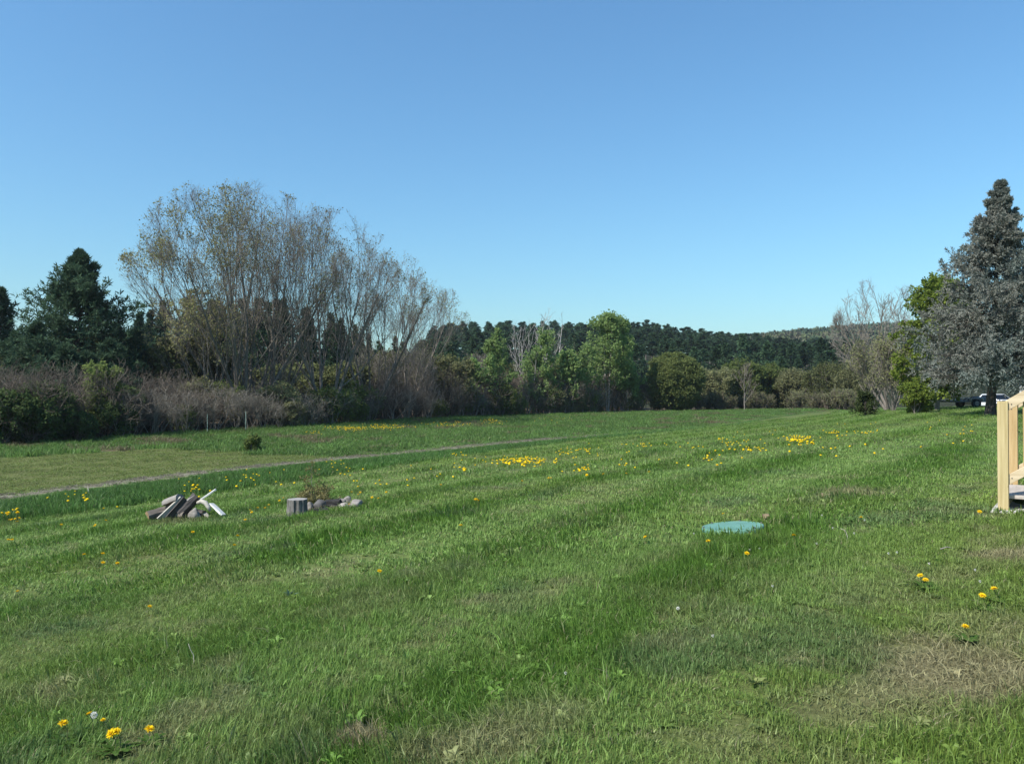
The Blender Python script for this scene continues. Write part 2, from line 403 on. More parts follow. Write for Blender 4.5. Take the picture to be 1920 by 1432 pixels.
# ------------------------------------------------------------------ grass (uncountable: instanced tufts)
def tuft_mesh(name, seed, nb, rad, h, w, lean, lh):
    r = np.random.default_rng(seed)
    a = r.uniform(0, 6.283, nb); q = rad * np.sqrt(r.uniform(0, 1, nb))
    b = np.c_[q * np.cos(a), q * np.sin(a), np.full(nb, -.01)]
    fa = r.uniform(0, 6.283, nb); side = np.c_[np.cos(fa), np.sin(fa), np.zeros(nb)]
    hh = h * r.uniform(.45, 1.15, nb)[:, None]; la = r.uniform(0, 6.283, nb)
    la_ = np.abs(r.normal(0, lean, nb))[:, None]; ld = np.c_[np.cos(la), np.sin(la), np.zeros(nb)] * la_ * lh    # lh: real blade height (the instance stretches z only)
    ww = w * r.uniform(.6, 1.2, nb)[:, None]
    up = np.array([0, 0, 1.])
    mid = b + hh * (.55 * up + ld * .35); tip = b + hh * ((1.0 - .25 * la_) * up + ld)
    V = np.stack([b - side * ww * .5, b + side * ww * .5, mid + side * ww * .42, mid - side * ww * .42, tip], 1).reshape(-1, 3)
    i = np.arange(nb)[:, None] * 5
    return mesh_np(name, V, [i + np.array([0, 1, 2, 3]), i + np.array([3, 2, 4])], M['grass'], np.repeat(r.uniform(0, 1, nb), 5))
def tuft_set(name, n, **k):
    col = bpy.data.collections.new(name)
    for i in range(n):
        col.objects.link(bpy.data.objects.new(name, tuft_mesh(name, 100 + i, **k)))
    return col
def scatter(name, label, pts, rot, scl, cols, coll, cat='grass', idxn=5, kind='stuff'):
    me = bpy.data.meshes.new(name); n = len(pts)
    me.vertices.add(n); me.vertices.foreach_set('co', pts.astype(np.float32).ravel())
    a = me.attributes.new('rot', 'FLOAT_VECTOR', 'POINT'); a.data.foreach_set('vector', rot.astype(np.float32).ravel())
    a = me.attributes.new('scl', 'FLOAT_VECTOR', 'POINT'); a.data.foreach_set('vector', scl.astype(np.float32).ravel())
    a = me.attributes.new('idx', 'INT', 'POINT'); a.data.foreach_set('value', rng.integers(0, idxn, n).astype(np.int32))
    a = me.attributes.new('gcol', 'FLOAT_COLOR', 'POINT'); a.data.foreach_set('color', np.c_[cols, np.ones(n)].astype(np.float32).ravel())
    ng = bpy.data.node_groups.new(name, 'GeometryNodeTree')
    ng.interface.new_socket('Geometry', in_out='INPUT', socket_type='NodeSocketGeometry'); ng.interface.new_socket('Geometry', in_out='OUTPUT', socket_type='NodeSocketGeometry')
    N = ng.nodes.new; gi = N('NodeGroupInput'); go = N('NodeGroupOutput'); ip = N('GeometryNodeInstanceOnPoints'); ci = N('GeometryNodeCollectionInfo')
    ci.inputs['Collection'].default_value = coll; ci.inputs['Separate Children'].default_value = True; ci.inputs['Reset Children'].default_value = True
    def att(nm, t):
        q = N('GeometryNodeInputNamedAttribute'); q.data_type = t; q.inputs['Name'].default_value = nm; return q.outputs['Attribute']
    L = ng.links.new
    L(gi.outputs[0], ip.inputs['Points']); L(ci.outputs[0], ip.inputs['Instance']); ip.inputs['Pick Instance'].default_value = True
    L(att('idx', 'INT'), ip.inputs['Instance Index']); L(att('scl', 'FLOAT_VECTOR'), ip.inputs['Scale'])
    L(att('rot', 'FLOAT_VECTOR'), ip.inputs['Rotation'])
    L(ip.outputs[0], go.inputs[0])
    o = link(name, me); md = o.modifiers.new('scatter', 'NODES'); md.node_group = ng
    tag(o, label, cat, kind=kind); return o
def fan_points(y0, y1, dens, margin=1.6):
    area_w = .66 * y1 + margin
    n = int(dens * 2 * area_w * (y1 - y0))
    x = rng.uniform(-area_w, area_w, n); y = rng.uniform(y0, y1, n)
    k = np.abs(x) < .66 * y + margin
    return x[k], y[k]
LID = gp(1373, 993); STAIR = gp(1880, 957)
def keep_clear(x, y):
    k = np.hypot(x - LID.x, y - LID.y) > .31
    a = (x - STAIR.x) * .81 - (y - STAIR.y) * .586; b = (x - STAIR.x) * .586 + (y - STAIR.y) * .81
    k &= ~((a > -.1) & (a < 3.2) & (b > -.1) & (b < 1.5))
    return k
LAWN_T = tuft_set('lawn_tuft', 5, nb=26, rad=.075, h=1.0, w=.0046, lean=.6, lh=.07)
LAWN_M = tuft_set('lawn_tuft_wide', 5, nb=26, rad=.16, h=1.0, w=.011, lean=.6, lh=.07)
TALL_T = tuft_set('tall_tuft', 5, nb=26, rad=.16, h=1.0, w=.013, lean=.5, lh=.3)
def grass_layer(name, label, y0, y1, dens, coll, zs, hmul=1.0, xymul=1.0, margin=1.6, lean_row=True, thatch=False):
    x, y = fan_points(y0, y1, dens, margin)
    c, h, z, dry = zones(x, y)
    k = np.isin(z, zs) & keep_clear(x, y) & (rng.uniform(0, 1, len(x)) > (.25 * dry if not thatch else .78 - .9 * dry))
    x, y, c, h = x[k], y[k], c[k], h[k]
    u, s = path_us(x, y)
    # mower passes lay the blades over in alternate directions along the rows
    sg = np.sign(np.cos((u + (fbm(x * .35, y * .35, 11) - .5) * 1.1 - 20.6) / 2.4 * 2 * np.pi)) if lean_row else np.zeros(len(x))
    tilt = .22 * sg + rng.normal(0, .12, len(x))
    spin = rng.uniform(0, 6.283, len(x))
    eul = np.empty((len(x), 3))
    ax = Vector((.802, -.597, 0))
    ca, sa = np.cos(tilt), np.sin(tilt)
    # rotation about the row normal composed with a spin, as XYZ euler angles
    kx, ky = ax.x, ax.y; cz, sz = np.cos(spin), np.sin(spin); v = 1 - ca
    r00, r01, r02 = ca + kx * kx * v, kx * ky * v, ky * sa
    r10, r11, r12 = kx * ky * v, ca + ky * ky * v, -kx * sa
    r20, r21, r22 = -ky * sa, kx * sa, ca
    m00 = r00 * cz + r01 * sz; m10 = r10 * cz + r11 * sz; m20 = r20 * cz + r21 * sz; m21 = -r20 * sz + r21 * cz
    eul[:, 0] = np.arctan2(m21, r22); eul[:, 1] = -np.arcsin(np.clip(m20, -1, 1)); eul[:, 2] = np.arctan2(m10, m00)
    hs = h * hmul * rng.uniform(.7, 1.3, len(x)); sxy = xymul * rng.uniform(.8, 1.25, len(x))
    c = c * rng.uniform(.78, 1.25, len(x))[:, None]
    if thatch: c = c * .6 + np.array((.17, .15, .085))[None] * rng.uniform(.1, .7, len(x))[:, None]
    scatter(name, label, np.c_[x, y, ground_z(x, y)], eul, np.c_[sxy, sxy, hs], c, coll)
    print(name, len(x))
grass_layer('lawn_grass', 'short mown green lawn grass in the foreground', 2.2, 7.5, 430, LAWN_T, (0,), .98)
THATCH = tuft_set('thatch_tuft', 5, nb=16, rad=.09, h=1.0, w=.004, lean=1.0, lh=.085)
grass_layer('lawn_thatch', 'dry straw thatch lying between the lawn blades', 2.2, 8.0, 300, THATCH, (0,), .35, 1.0, thatch=True)
COARSE = tuft_set('coarse_tuft', 5, nb=18, rad=.035, h=1.0, w=.0058, lean=.75, lh=.11)
grass_layer('coarse_grass', 'coarse taller grass clumps scattered through the lawn', 2.2, 11, 7, COARSE, (0,), 2.0, 1.0)
def weed_mesh(name, seed):
    r = np.random.default_rng(seed); n = 8; VV = []; QQ = []
    for k in range(n):
        a = k / n * 6.283 + r.uniform(-.3, .3); L = r.uniform(.03, .06); ts = np.linspace(0, 1, 5)
        cx = np.c_[np.cos(a) * L * ts, np.sin(a) * L * ts, .5 * np.sin(ts * 2.2) * r.uniform(.5, 1)]; w = .010 * np.sin(.2 + ts * 2.8); sd_ = np.array([-np.sin(a), np.cos(a), 0])
        QQ.append(np.arange(4)[:, None] * 2 + np.array([0, 1, 3, 2]) + k * 10); VV.append(np.stack([cx - sd_ * w[:, None], cx + sd_ * w[:, None]], 1).reshape(-1, 3))
    return mesh_np(name, np.concatenate(VV), [np.concatenate(QQ)], M['grass'], np.repeat(r.uniform(.3, .9, n), 10))
WEEDS = bpy.data.collections.new('weed_rosettes')
for k in range(5): WEEDS.objects.link(bpy.data.objects.new('weed_rosette', weed_mesh('weed_rosette', 500 + k)))
grass_layer('lawn_weeds', 'small broadleaf weeds and clover leaves scattered in the lawn', 2.2, 10, 9, WEEDS, (0,), 1.3, 1.0)
grass_layer('lawn_grass_middle', 'mown striped lawn grass around the firewood and lid', 7.5, 17, 95, LAWN_M, (0,), .95, .9)
grass_layer('lawn_grass_far', 'mown lawn grass sloping up toward the spruce', 17, 60, 16, LAWN_M, (0,), 1.1, 1.5, 3)
grass_layer('mown_field_grass', 'yellowish mown grass of the field beyond the track', 15, 45, 16, LAWN_M, (3,), 1.0, 1.5, 4, False)
grass_layer('verge_grass', 'tall dark green grass between lawn and gravel track', 12, 40, 40, TALL_T, (1,), 1.2, 1.1, 4, False)
grass_layer('track_grass', 'thin dry grass growing through the gravel track', 14, 60, 30, TALL_T, (2,), 2.2, .8, 4, False)
grass_layer('verge_grass_far', 'tall green grass bank beside the far track', 40, 75, 14, TALL_T, (1,), 1.2, 1.7, 4, False)
grass_layer('meadow_grass', 'rough green meadow grass in front of the thicket', 24, 112, 7, TALL_T, (4,), 1.3, 2.2, 4, False)

# ------------------------------------------------------------------ trees
def leaves_on(r, P, per, L, W, spread=.1, up=.3, tmin=.3):
    n = len(P) * per; i = np.repeat(np.arange(len(P)), per); K = P.shape[1]
    f = r.uniform(tmin, .999, n) * (K - 1); k = f.astype(int); w = (f - k)[:, None]
    c = P[i, k] * (1 - w) + P[i, k + 1] * w + r.normal(0, spread, (n, 3))
    d = rdir(r, n); nr = norm(rdir(r, n) + np.array([0, 0, up]))
    s = r.uniform(.6, 1.3, n)
    V, Q = diamonds(c, d, nr, L * s, W * s)
    return V, Q, np.repeat(np.clip(r.normal(.5, .28, n), 0, 1), 4)
def stems0(r, n, H, spread, K=7, r0=.16, wig=.05, up=.05, frac=1.0):
    P = np.zeros((n, K, 3)); a = np.arange(n) / n * 6.283 + r.uniform(0, 1, n) + .6
    P[:, 0] = np.c_[np.cos(a), np.sin(a), np.zeros(n)] * (r0 * .9 if n > 1 else 0); P[:, 0, 2] = -.15
    tl = spread * r.uniform(.5, 1.2, n) if n > 1 else np.full(n, spread * .2)
    d = norm(np.c_[np.cos(a) * tl, np.sin(a) * tl, np.ones(n)])
    L = H * frac * r.uniform(.85, 1.1, n)
    for q in range(1, K):
        d = norm(d + r.normal(0, wig, (n, 3)) + np.array([0, 0, up])); P[:, q] = P[:, q - 1] + d * (L / (K - 1))[:, None]
    rr = r0 * r.uniform(.75, 1.1, n)[:, None] * np.linspace(1.0, .28, K)[None]
    rr[:, 0] *= 1.35
    return P, rr
def thing_tree(name, label, cat, loc, trunk, crown, foliage=None, rotz=0.0, group=None):
    t = empty(name, loc, rotz); tag(t, label, cat, group)
    if trunk: kid('trunk', trunk, t)
    c = kid('crown', crown, t) if crown else None
    if foliage: kid('foliage', foliage, c if c else t)
    return t
def vase_tree(seed, H, rx, n=4, spread=.35, r0=.17, leafmat_=None, per=1, L=.13, W=.09, lean=(0, 0), bark='bark_grey', twig='twig', lev=(9, 9, 9), ez=.60, tip=None, tw=.010, fine=0, ry=None, tmins=(.20, .22, .25)):
    """open vase-shaped broadleaf: fanned stems, ascending limbs, fine twigs, young leaves at the tips"""
    r = np.random.default_rng(seed)
    ec = np.array([lean[0] * .55, lean[1] * .55, H * (1 - .5 * ez)]); er = np.array([rx, ry or rx, H * .5 * ez * 1.0])
    P0, R0 = stems0(r, n, H, spread, 9, r0, .06 if not fine else .045, .06, .80 if not fine else .70)
    zz = np.clip(P0[:, :, 2:3] / H, 0, 1); P0[:, :, :2] += zz ** 1.3 * np.array(lean)
    P1, R1 = grow(r, P0, R0, lev[0], tmins[0], .97, 34 if not fine else 26, H * (.42 if not fine else .62), 7, .07 if not fine else .055, .10 if not fine else .07, .55 if not fine else .45, (ec, er), .8, rough_=(.82, 1.06) if not fine else (.88, 1.0))
    P2, R2 = grow(r, P1, R1, lev[1], tmins[1], 1.0, 32 if not fine else 27, H * (.17 if not fine else .20), 6, .09, .09, .55, (ec, er), .35)
    P3, R3 = grow(r, P2, R2, lev[2], tmins[2], 1.0, 34, H * .065, 4, .12, .06, .6, (ec, er * 1.03), .15)
    R1 = np.maximum(R1, .018); R2 = np.maximum(R2, tw); R3 = np.maximum(R3, tw * .7)
    P4 = P3
    if fine: P4, R4 = grow(r, P3, R3, fine, .2, 1.0, 36, H * .034, 3, .14, .03, .7, (ec, er * 1.05), .10)
    g = Geo(); g.add(*tubes(P0, R0, 7)); g.add(*tubes(P1, R1, 5)); trunk = g.mesh('trunk', M[bark])
    g = Geo(); g.add(*tubes(P2, R2, 4)); g.add(*tubes(P3, R3, 3))
    if fine: g.add(*tubes(P4[:, ::2], np.maximum(R4[:, ::2], tw * .5), 3))
    crown = g.mesh('crown', M[twig])
    fol = None
    if leafmat_ and per:
        g = Geo(); V, Q, t = leaves_on(r, P4, per, L, W, .06, tmin=.4)
        if tip is not None:      # leaves further out on part of the crown only
            c = V.reshape(-1, 4, 3)[:, 0]; keep = tip(c, r)
            V = V.reshape(-1, 4, 3)[keep].reshape(-1, 3); t = t.reshape(-1, 4)[keep].ravel(); Q = np.arange(len(V)).reshape(-1, 4)
        g.add(V, Q, tint=t); fol = g.mesh('foliage', M[leafmat_])
    return trunk, crown, fol
def leafy_tree(seed, H, rx, base=.25, n=1, r0=.1, mat='leaf_aspen', L=.22, W=.17, per=5, lev=(26, 9, 5), ang=50, up=.05, bark='bark_grey', ez=None, shape=1.0, spread=.3, twig='twig', lump=0.0):
    """single or multi stemmed tree or bush in full leaf, crown between base*H and H"""
    r = np.random.default_rng(seed)
    ec = np.array([0, 0, H * (base + 1) / 2]); er = np.array([rx, rx, H * (1 - base) / 2])
    P0, R0 = stems0(r, n, H, spread, 8, r0, .05, .05, .93)
    P1, R1 = grow(r, P0, R0, lev[0], base, .98, ang, rx * 1.5, 6, .10, up, .5, (ec, er), .3, rough_=(.55, 1.15))
    P2, R2 = grow(r, P1, R1, lev[1], .2, 1.0, 42, rx * .55, 4, .14, up, .55, (ec, er * (1 + lump)), .2)
    P3, R3 = grow(r, P2, R2, lev[2], .2, 1.0, 45, rx * .22, 3, .16, 0, .6, (ec, er * (1.05 + lump)), .12)
    g = Geo(); g.add(*tubes(P0, R0, 6)); trunk = g.mesh('trunk', M[bark])
    g = Geo(); g.add(*tubes(P1, np.maximum(R1, .015), 4)); g.add(*tubes(P2, np.maximum(R2, .009), 3)); crown = g.mesh('crown', M[twig])
    V, Q, t = leaves_on(r, P3, per, L, W, L * .45)
    # leaf clumps differ in tone
    c = V.reshape(-1, 4, 3)[:, 0]; t = np.clip(t * .6 + .4 * np.repeat(vnoise(c[:, 0] * 1.3 + 40, c[:, 2] * 1.3 + c[:, 1] + 40, 3), 4), 0, 1)
    g = Geo(); g.add(V, Q, tint=t); fol = g.mesh('foliage', M[mat])
    return trunk, crown, fol
def needles_on(r, P, per, L, W, out=1.0, tmin=.1, jit=.03, up=.15):
    n = len(P) * per; i = np.repeat(np.arange(len(P)), per); K = P.shape[1]
    f = r.uniform(tmin, .999, n) * (K - 1); k = f.astype(int); w = (f - k)[:, None]
    c = P[i, k] * (1 - w) + P[i, k + 1] * w + r.normal(0, jit, (n, 3))
    tan = norm(P[i, k + 1] - P[i, k]); d = norm(tan * .8 + rdir(r, n) * out + np.array([0, 0, up]))
    s = r.uniform(.6, 1.25, n)
    V, Q = diamonds(c, d, rdir(r, n), L * s, W * s)
    return V, Q, c
def conifer(seed, H, prof, base, nl, sub, per, L, W, mat, r0=.15, droop=-.10, tipup=.05, ang_top=55, ang_bot=88, bark='bark_dark', lean=(0, 0), out=1.0, seclen=.34, tone=None, gap=.18, sides=7, subdroop=0.0, tiers=0):
    """whorled conifer; prof(t) gives the limb reach at height fraction t"""
    r = np.random.default_rng(seed)
    K = 9; P0 = np.zeros((1, K, 3)); P0[0, :, 2] = np.linspace(-.15, H, K)
    P0[0, :, :2] += np.linspace(0, 1, K)[:, None] ** 1.2 * np.array(lean) + r.normal(0, .012 * H / 10, (K, 2))
    R0 = r0 * np.linspace(1, .08, K)[None] ; R0[0, 0] *= 1.3
    t = np.sort(base + (1 - base) * r.uniform(0, 1, nl) ** (1.08 if tiers else .92))
    if tiers: t = np.clip(base + (1 - base) * ((np.floor((t - base) / (1 - base) * tiers) + .5 + r.normal(0, .10, nl)) / tiers), base, .995)
    az = r.uniform(0, 6.283, nl) if not tiers else np.arange(nl) * 2.39996 + r.normal(0, .25, nl)
    reach = np.array([prof(a) for a in t]) * r.uniform(1 - gap * 2.2, 1 + gap * .6, nl)
    lf = 1 + gap * .8 * np.sin(az * 2.0 + t * 23) ; reach = reach * lf
    f = np.clip(t, 0, .999) * (K - 1); k = f.astype(int); w = (f - k)[:, None]
    b = P0[0, k] * (1 - w) + P0[0, k + 1] * w
    el = R(1) * (90 - (ang_bot + (ang_top - ang_bot) * ((t - base) / (1 - base)) ** 1.5)) + r.normal(0, .10, nl)
    d = np.c_[np.cos(az) * np.cos(el), np.sin(az) * np.cos(el), np.sin(el)]
    KL = 7; P1 = np.empty((nl, KL, 3)); P1[:, 0] = b
    for q in range(1, KL):
        bend = droop * (1 - q / KL * 1.0) + tipup * (q / KL) * 2
        d = norm(d + r.normal(0, .05, (nl, 3)) + np.array([0, 0, 1.]) * bend); P1[:, q] = P1[:, q - 1] + d * (reach / (KL - 1))[:, None]
    R1 = np.maximum(.003 + .014 * np.minimum(reach, 3)[:, None] * np.linspace(1, .15, KL)[None], .004)
    P2, R2 = grow(r, P1, R1, sub, .18, 1.0, 48, 1.0, 4, .10, subdroop, .5)
    # scale the side shoots with their limb
    sc = np.repeat(np.clip(reach * seclen, .09, 1.4), sub)[:, None, None]
    P2 = P2[:, :1] + (P2 - P2[:, :1]) * sc
    g = Geo(); g.add(*tubes(P0, R0, sides)); trunk = g.mesh('trunk', M[bark])
    g = Geo(); g.add(*tubes(P1, R1, 4)); crown = g.mesh('crown', M[bark])
    g = Geo()
    V, Q, c = needles_on(r, P2, per, L, W, out)
    tt = np.clip(r.normal(.45, .25, len(c)), 0, 1) if tone is None else tone(c, r)
    g.add(V, Q, tint=np.repeat(tt, 4))
    V, Q, c = needles_on(r, P1[:, 3:], per, L, W, out)
    tt = np.clip(r.normal(.45, .25, len(c)), 0, 1) if tone is None else tone(c, r)
    g.add(V, Q, tint=np.repeat(tt, 4))
    return trunk, crown, g.mesh('foliage', M[mat])

# --- big blue spruce on the lawn
def sp_prof(t):
    return float(np.interp(t, [.10, .16, .25, .35, .5, .66, .82, .92, .97, 1], [2.6, 3.4, 3.75, 3.45, 2.65, 1.80, .98, .46, .2, .04]))
def sp_tone(c, r):
    a = vnoise(c[:, 0] * .9 + 30, c[:, 2] * .9 + c[:, 1] * .5 + 30, 4)
    return np.clip(.25 + .5 * sstep(.3, .8, a) + r.normal(0, .13, len(c)), 0, 1)
tag_sp = conifer(11, 11.1, sp_prof, .175, 270, 18, 30, .15, .044, 'spruce', .21, -.10, .09, 60, 95, lean=(.55, 0), tone=sp_tone, gap=.19, subdroop=-.18, tiers=20, out=.8)
thing_tree('spruce_tree', 'tall grey-blue spruce standing on the lawn with bare lower trunk', 'tree', on(1857, 38), *tag_sp)

# --- the group of tall bare maples
def tips_top(zmin, p_low, p_hi, xmax=99):
    def f(c, r):
        hi = (c[:, 2] > zmin) & (c[:, 0] < xmax)
        pn = np.where(hi, p_hi, p_low) * sstep(.35, .6, vnoise(c[:, 0] * .5 + 50, c[:, 2] * .5 + 50, 6) + .1)
        return r.uniform(0, 1, len(c)) < pn
    return f
MG = 'tall maples with just-opening leaves at the wood edge'
def maple(px, d, H, rx, label, **k):
    thing_tree('maple_tree', label, 'tree', on(px, d), *vase_tree(H=H, rx=rx, leafmat_='leaf_bud', fine=3, tmins=(.16, .44, .35), tw=.0072, **k), group=MG)
maple(455, 60, 18.2, 7.6, 'tallest many-stemmed maple with yellow-green leaf tufts across its domed top', seed=21, n=10, spread=.60, r0=.17, per=2, lean=(-1.0, 0), lev=(10, 8, 6), tip=tips_top(11.0, .3, .95, 1.0), ez=.84, L=.13, W=.095)
maple(510, 62, 17.6, 5.2, 'slim grey maple leaning out right of the tallest maple', seed=22, n=5, spread=.42, r0=.14, per=1, lean=(1.5, .5), lev=(9, 7, 6), tip=tips_top(8, .25, .5), ez=.8)
maple(612, 63, 16.8, 5.6, 'two-stemmed dark maple with brownish buds in middle of the maple group', seed=23, n=5, spread=.48, r0=.16, per=1, lean=(.9, 0), lev=(10, 8, 6), tip=tips_top(10, .25, .5), ez=.85)
maple(690, 69, 15.4, 5.4, 'medium maple with brown-green buds between dark maple and small end maple', seed=24, n=5, spread=.48, r0=.14, per=1, lean=(1.0, 0), lev=(9, 8, 6), tip=tips_top(9, .35, .6), ez=.86)
maple(762, 75, 13.6, 5.4, 'smallest maple leaning away at the open end of the maple group', seed=25, n=5, spread=.55, r0=.11, per=1, lean=(1.1, 0), lev=(9, 7, 6), tip=tips_top(6, .35, .5), ez=.88)
maple(385, 58, 9.8, 4.6, 'low spreading maple with olive-yellow leaves at the foot of the tallest maple', seed=26, n=5, spread=.6, r0=.10, per=1, lean=(-1.4, 0), lev=(7, 7, 7), ez=.85, L=.17, W=.12)

# --- white pines on the left
def wp_prof(H, w):
    return lambda t: w * float(np.interp(t, [.05, .2, .4, .6, .8, .92, .97, 1], [.82, 1, .88, .62, .32, .12, .05, .01]))
PG = 'white pines behind the thicket'
def wpine(px, d, H, w, label, seed, base=.06, nl=130, sub=9, per=12):
    thing_tree('white_pine', label, 'tree', on(px, d), *conifer(seed, H, wp_prof(H, w), base, nl, sub, per, .34, .075, 'pine', .19, -.02, .08, 45, 84, gap=.24, seclen=.30, out=1.1), group=PG)
wpine(148, 56, 12.3, 5.4, 'broad dark green white pine with a pointed top left of the maples', 31, nl=270, sub=12, per=17)
wpine(0, 60, 10.2, 3.6, 'dark pine with rounded top beside the broad white pine', 32)
wpine(-75, 58, 12.5, 3.8, 'dark pine rising at the outer end of the pine row', 33)
wpine(70, 51, 6.9, 3.4, 'low bushy young pine in front of the broad white pine', 34, .02)
wpine(205, 53, 5.9, 2.8, 'small bushy pine at the right foot of the broad white pine', 35, .02)
wpine(120, 50, 5.4, 2.6, 'bushy dark pine sapling half buried in the thicket', 36, .02)
wpine(255, 60, 7.0, 2.8, 'dark pine between the broad white pine and the tallest maple', 37, .02)
wpine(28, 53, 6.4, 3.2, 'round-topped low pine next to the low bushy young pine', 38, .02)
wpine(160, 51, 5.0, 2.8, 'short wide pine just in front of the broad white pine', 39, .02)
wpine(238, 56, 6.4, 2.8, 'narrow short pine right of the small bushy pine', 391, .02)
# darker evergreens behind the maples, skyline given by picture heights
sky_pts = np.array([(205, 600), (250, 592), (300, 560), (420, 556), (560, 565), (620, 590), (700, 622), (770, 640), (840, 632)], float)
proto_wood = []
for k in range(3):
    t = thing_tree('wood_pine', 'dark evergreen in the wood close behind the maples', 'tree', (0, 0, 0),
                   *conifer(40 + k, 14.0, wp_prof(14, 3.1), .15, 85, 7, 8, .55, .15, 'pine_far', .20, -.02, .08, 45, 84, gap=.25, seclen=.32), group='evergreens close behind the maples')
    proto_wood.append(t)
r_ = np.random.default_rng(77); first = [True] * 3
for k in range(46):
    px = r_.uniform(200, 850) if k > 14 else 215 + k * 45
    d = r_.uniform(88, 125)
    top = np.interp(px, sky_pts[:, 0], sky_pts[:, 1]) + r_.uniform(0, 16) + (12 if k > 30 else 0)
    p = on(px, d); h = max(zpx(top, d) - p.z, 4); s = h / 14.0
    q = k % 3
    if first[q]: o = proto_wood[q]; o.location = p; o.scale = (s,) * 3; first[q] = False
    else: dup(proto_wood[q], p, r_.uniform(0, 6.28), (s * r_.uniform(.9, 1.2),) * 2 + (s,))

# --- pine forest on the hill beyond
proto_far = []
def fp_prof(k):
    return [lambda t: 2.9 * float(np.interp(t, [.3, .45, .65, .85, 1], [.7, 1, .95, .55, .1])), lambda t: 2.6 * float(np.interp(t, [.3, .5, .7, .9, 1], [.5, .9, 1, .75, .2])),
            lambda t: 2.4 * float(np.interp(t, [.3, .4, .6, .8, 1], [.9, 1, .8, .45, .05])), lambda t: 3.1 * float(np.interp(t, [.3, .5, .7, .85, 1], [.6, .85, 1, .85, .25]))][k]
for k in range(4):
    proto_far.append(thing_tree('forest_pine', 'tall dark pine standing in the forest on the hill beyond the meadow', 'tree', (0, 0, 0),
        *conifer(50 + k, 17.0, fp_prof(k), [.36, .42, .30, .40][k], 62, 6, 6, .80, .24, 'pine_far', .17, -.01, .08, 50, 86, bark='bark_grey', gap=.28, seclen=.34, sides=5), group='pines of the hill forest'))
EDGE = thing_tree('forest_edge_pine', 'bushy pine branched to the ground at the front edge of hill forest', 'tree', (0, 0, 0),
    *conifer(58, 13.0, lambda t: 2.9 * float(np.interp(t, [.05, .2, .5, .8, 1], [.9, 1, .85, .45, .05])), .05, 80, 6, 6, .80, .24, 'pine_far', .16, -.01, .08, 50, 86, gap=.28, seclen=.34, sides=5), group='bushy pines at the hill forest edge')
edge_n = 0
for row in range(3):
    px = 800
    while px < 1640:
        d = 136 + row * 11 + r_.uniform(-4, 4); p = on(px + r_.uniform(-9, 9), d); s_ = r_.uniform(.35, .62) + .08 * row
        if edge_n == 0: EDGE.location = p; EDGE.scale = (s_,) * 3
        else: dup(EDGE, p, r_.uniform(0, 6.28), (s_ * 1.15, s_ * 1.15, s_))
        edge_n += 1; px += r_.uniform(34, 62)
hill_sky = np.array([(800, 616), (850, 607), (900, 603), (960, 604), (1010, 605), (1100, 606), (1190, 602), (1250, 610), (1350, 622), (1400, 625), (1450, 631), (1500, 635), (1560, 640), (1610, 650), (1660, 660)], float)
first = [True] * 4; k = 0
for row in range(11):
    d0 = 162 + row * 15
    step = (6.6 if row < 7 else 4.6) / d0 * FPX
    px = 800 + r_.uniform(0, step)
    while px < 1650:
        d = d0 + r_.uniform(-5, 5); pp = px + r_.uniform(-.3, .3) * step
        p = on(pp, d)
        top = np.interp(pp, hill_sky[:, 0], hill_sky[:, 1]) + r_.uniform(-3, 14 if row < 7 else 5) + (10 - row) * 2.6
        h = np.clip(zpx(top, d) - p.z, 6, 24); s = h / 17.0
        q = int(r_.integers(0, 4))
        if first[q]: o = proto_far[q]; o.location = p; o.scale = (s,) * 3; first[q] = False
        else: dup(proto_far[q], p, r_.uniform(0, 6.28), (max(s, .75) * r_.uniform(1.1, 1.55) * (1.25 if row > 6 else 1),) * 2 + (s,))
        k += 1; px += step * r_.uniform(.75, 1.25)
print('forest pines', k)

# --- distant wooded hill: uncountable crowns
def crown_blob(name, seed, mat, n=220):
    r = np.random.default_rng(seed); c = rdir(r, n) * r.uniform(.55, 1.0, (n, 1)) * np.array([1, 1, .9]); c[:, 2] += .8
    V, Q = diamonds(c, rdir(r, n), norm(c + rdir(r, n) * .7), .42, .36)
    return mesh_np(name, V, [Q], mat, np.repeat(np.clip(r.normal(.5, .3, n), 0, 1), 4))
def blobmat():
    m, nt, out = nodes('hill_foliage'); N = nt.nodes.new; L = nt.links.new
    at = N('ShaderNodeAttribute'); at.attribute_name = 'gcol'; at.attribute_type = 'INSTANCER'
    d = N('ShaderNodeBsdfDiffuse'); L(at.outputs['Color'], d.inputs[0]); L(d.outputs[0], out.inputs[0]); return m
M['hill'] = blobmat()
hc = bpy.data.collections.new('hill_crowns')
for k in range(5): hc.objects.link(bpy.data.objects.new('hill_crown', crown_blob('hill_crown', 60 + k, M['hill'])))
n = 8000; hx = r_.uniform(150, 800, n); hy = r_.uniform(500, 900, n)
kk = (hx / hy > .27) & (hx / hy < .85); hx, hy = hx[kk], hy[kk]
nn = vnoise(hx / 40, hy / 40, 12)
pal = np.array([(.085, .105, .050), (.105, .098, .060), (.062, .090, .046), (.036, .058, .036)])
ci = np.clip((nn * 4 + r_.normal(0, .7, len(hx))).astype(int), 0, 3)
sz = r_.uniform(2.4, 4.4, len(hx))
scatter('hillside_wood', 'hazy mixed woodland covering the distant rounded hill', np.c_[hx, hy, ground_z(hx, hy) + 1.0], np.c_[np.zeros((len(hx), 2)), r_.uniform(0, 6.28, len(hx))],
        np.c_[sz, sz, sz * 1.5], pal[ci] * r_.uniform(.8, 1.2, (len(hx), 1)), hc, 'woodland')

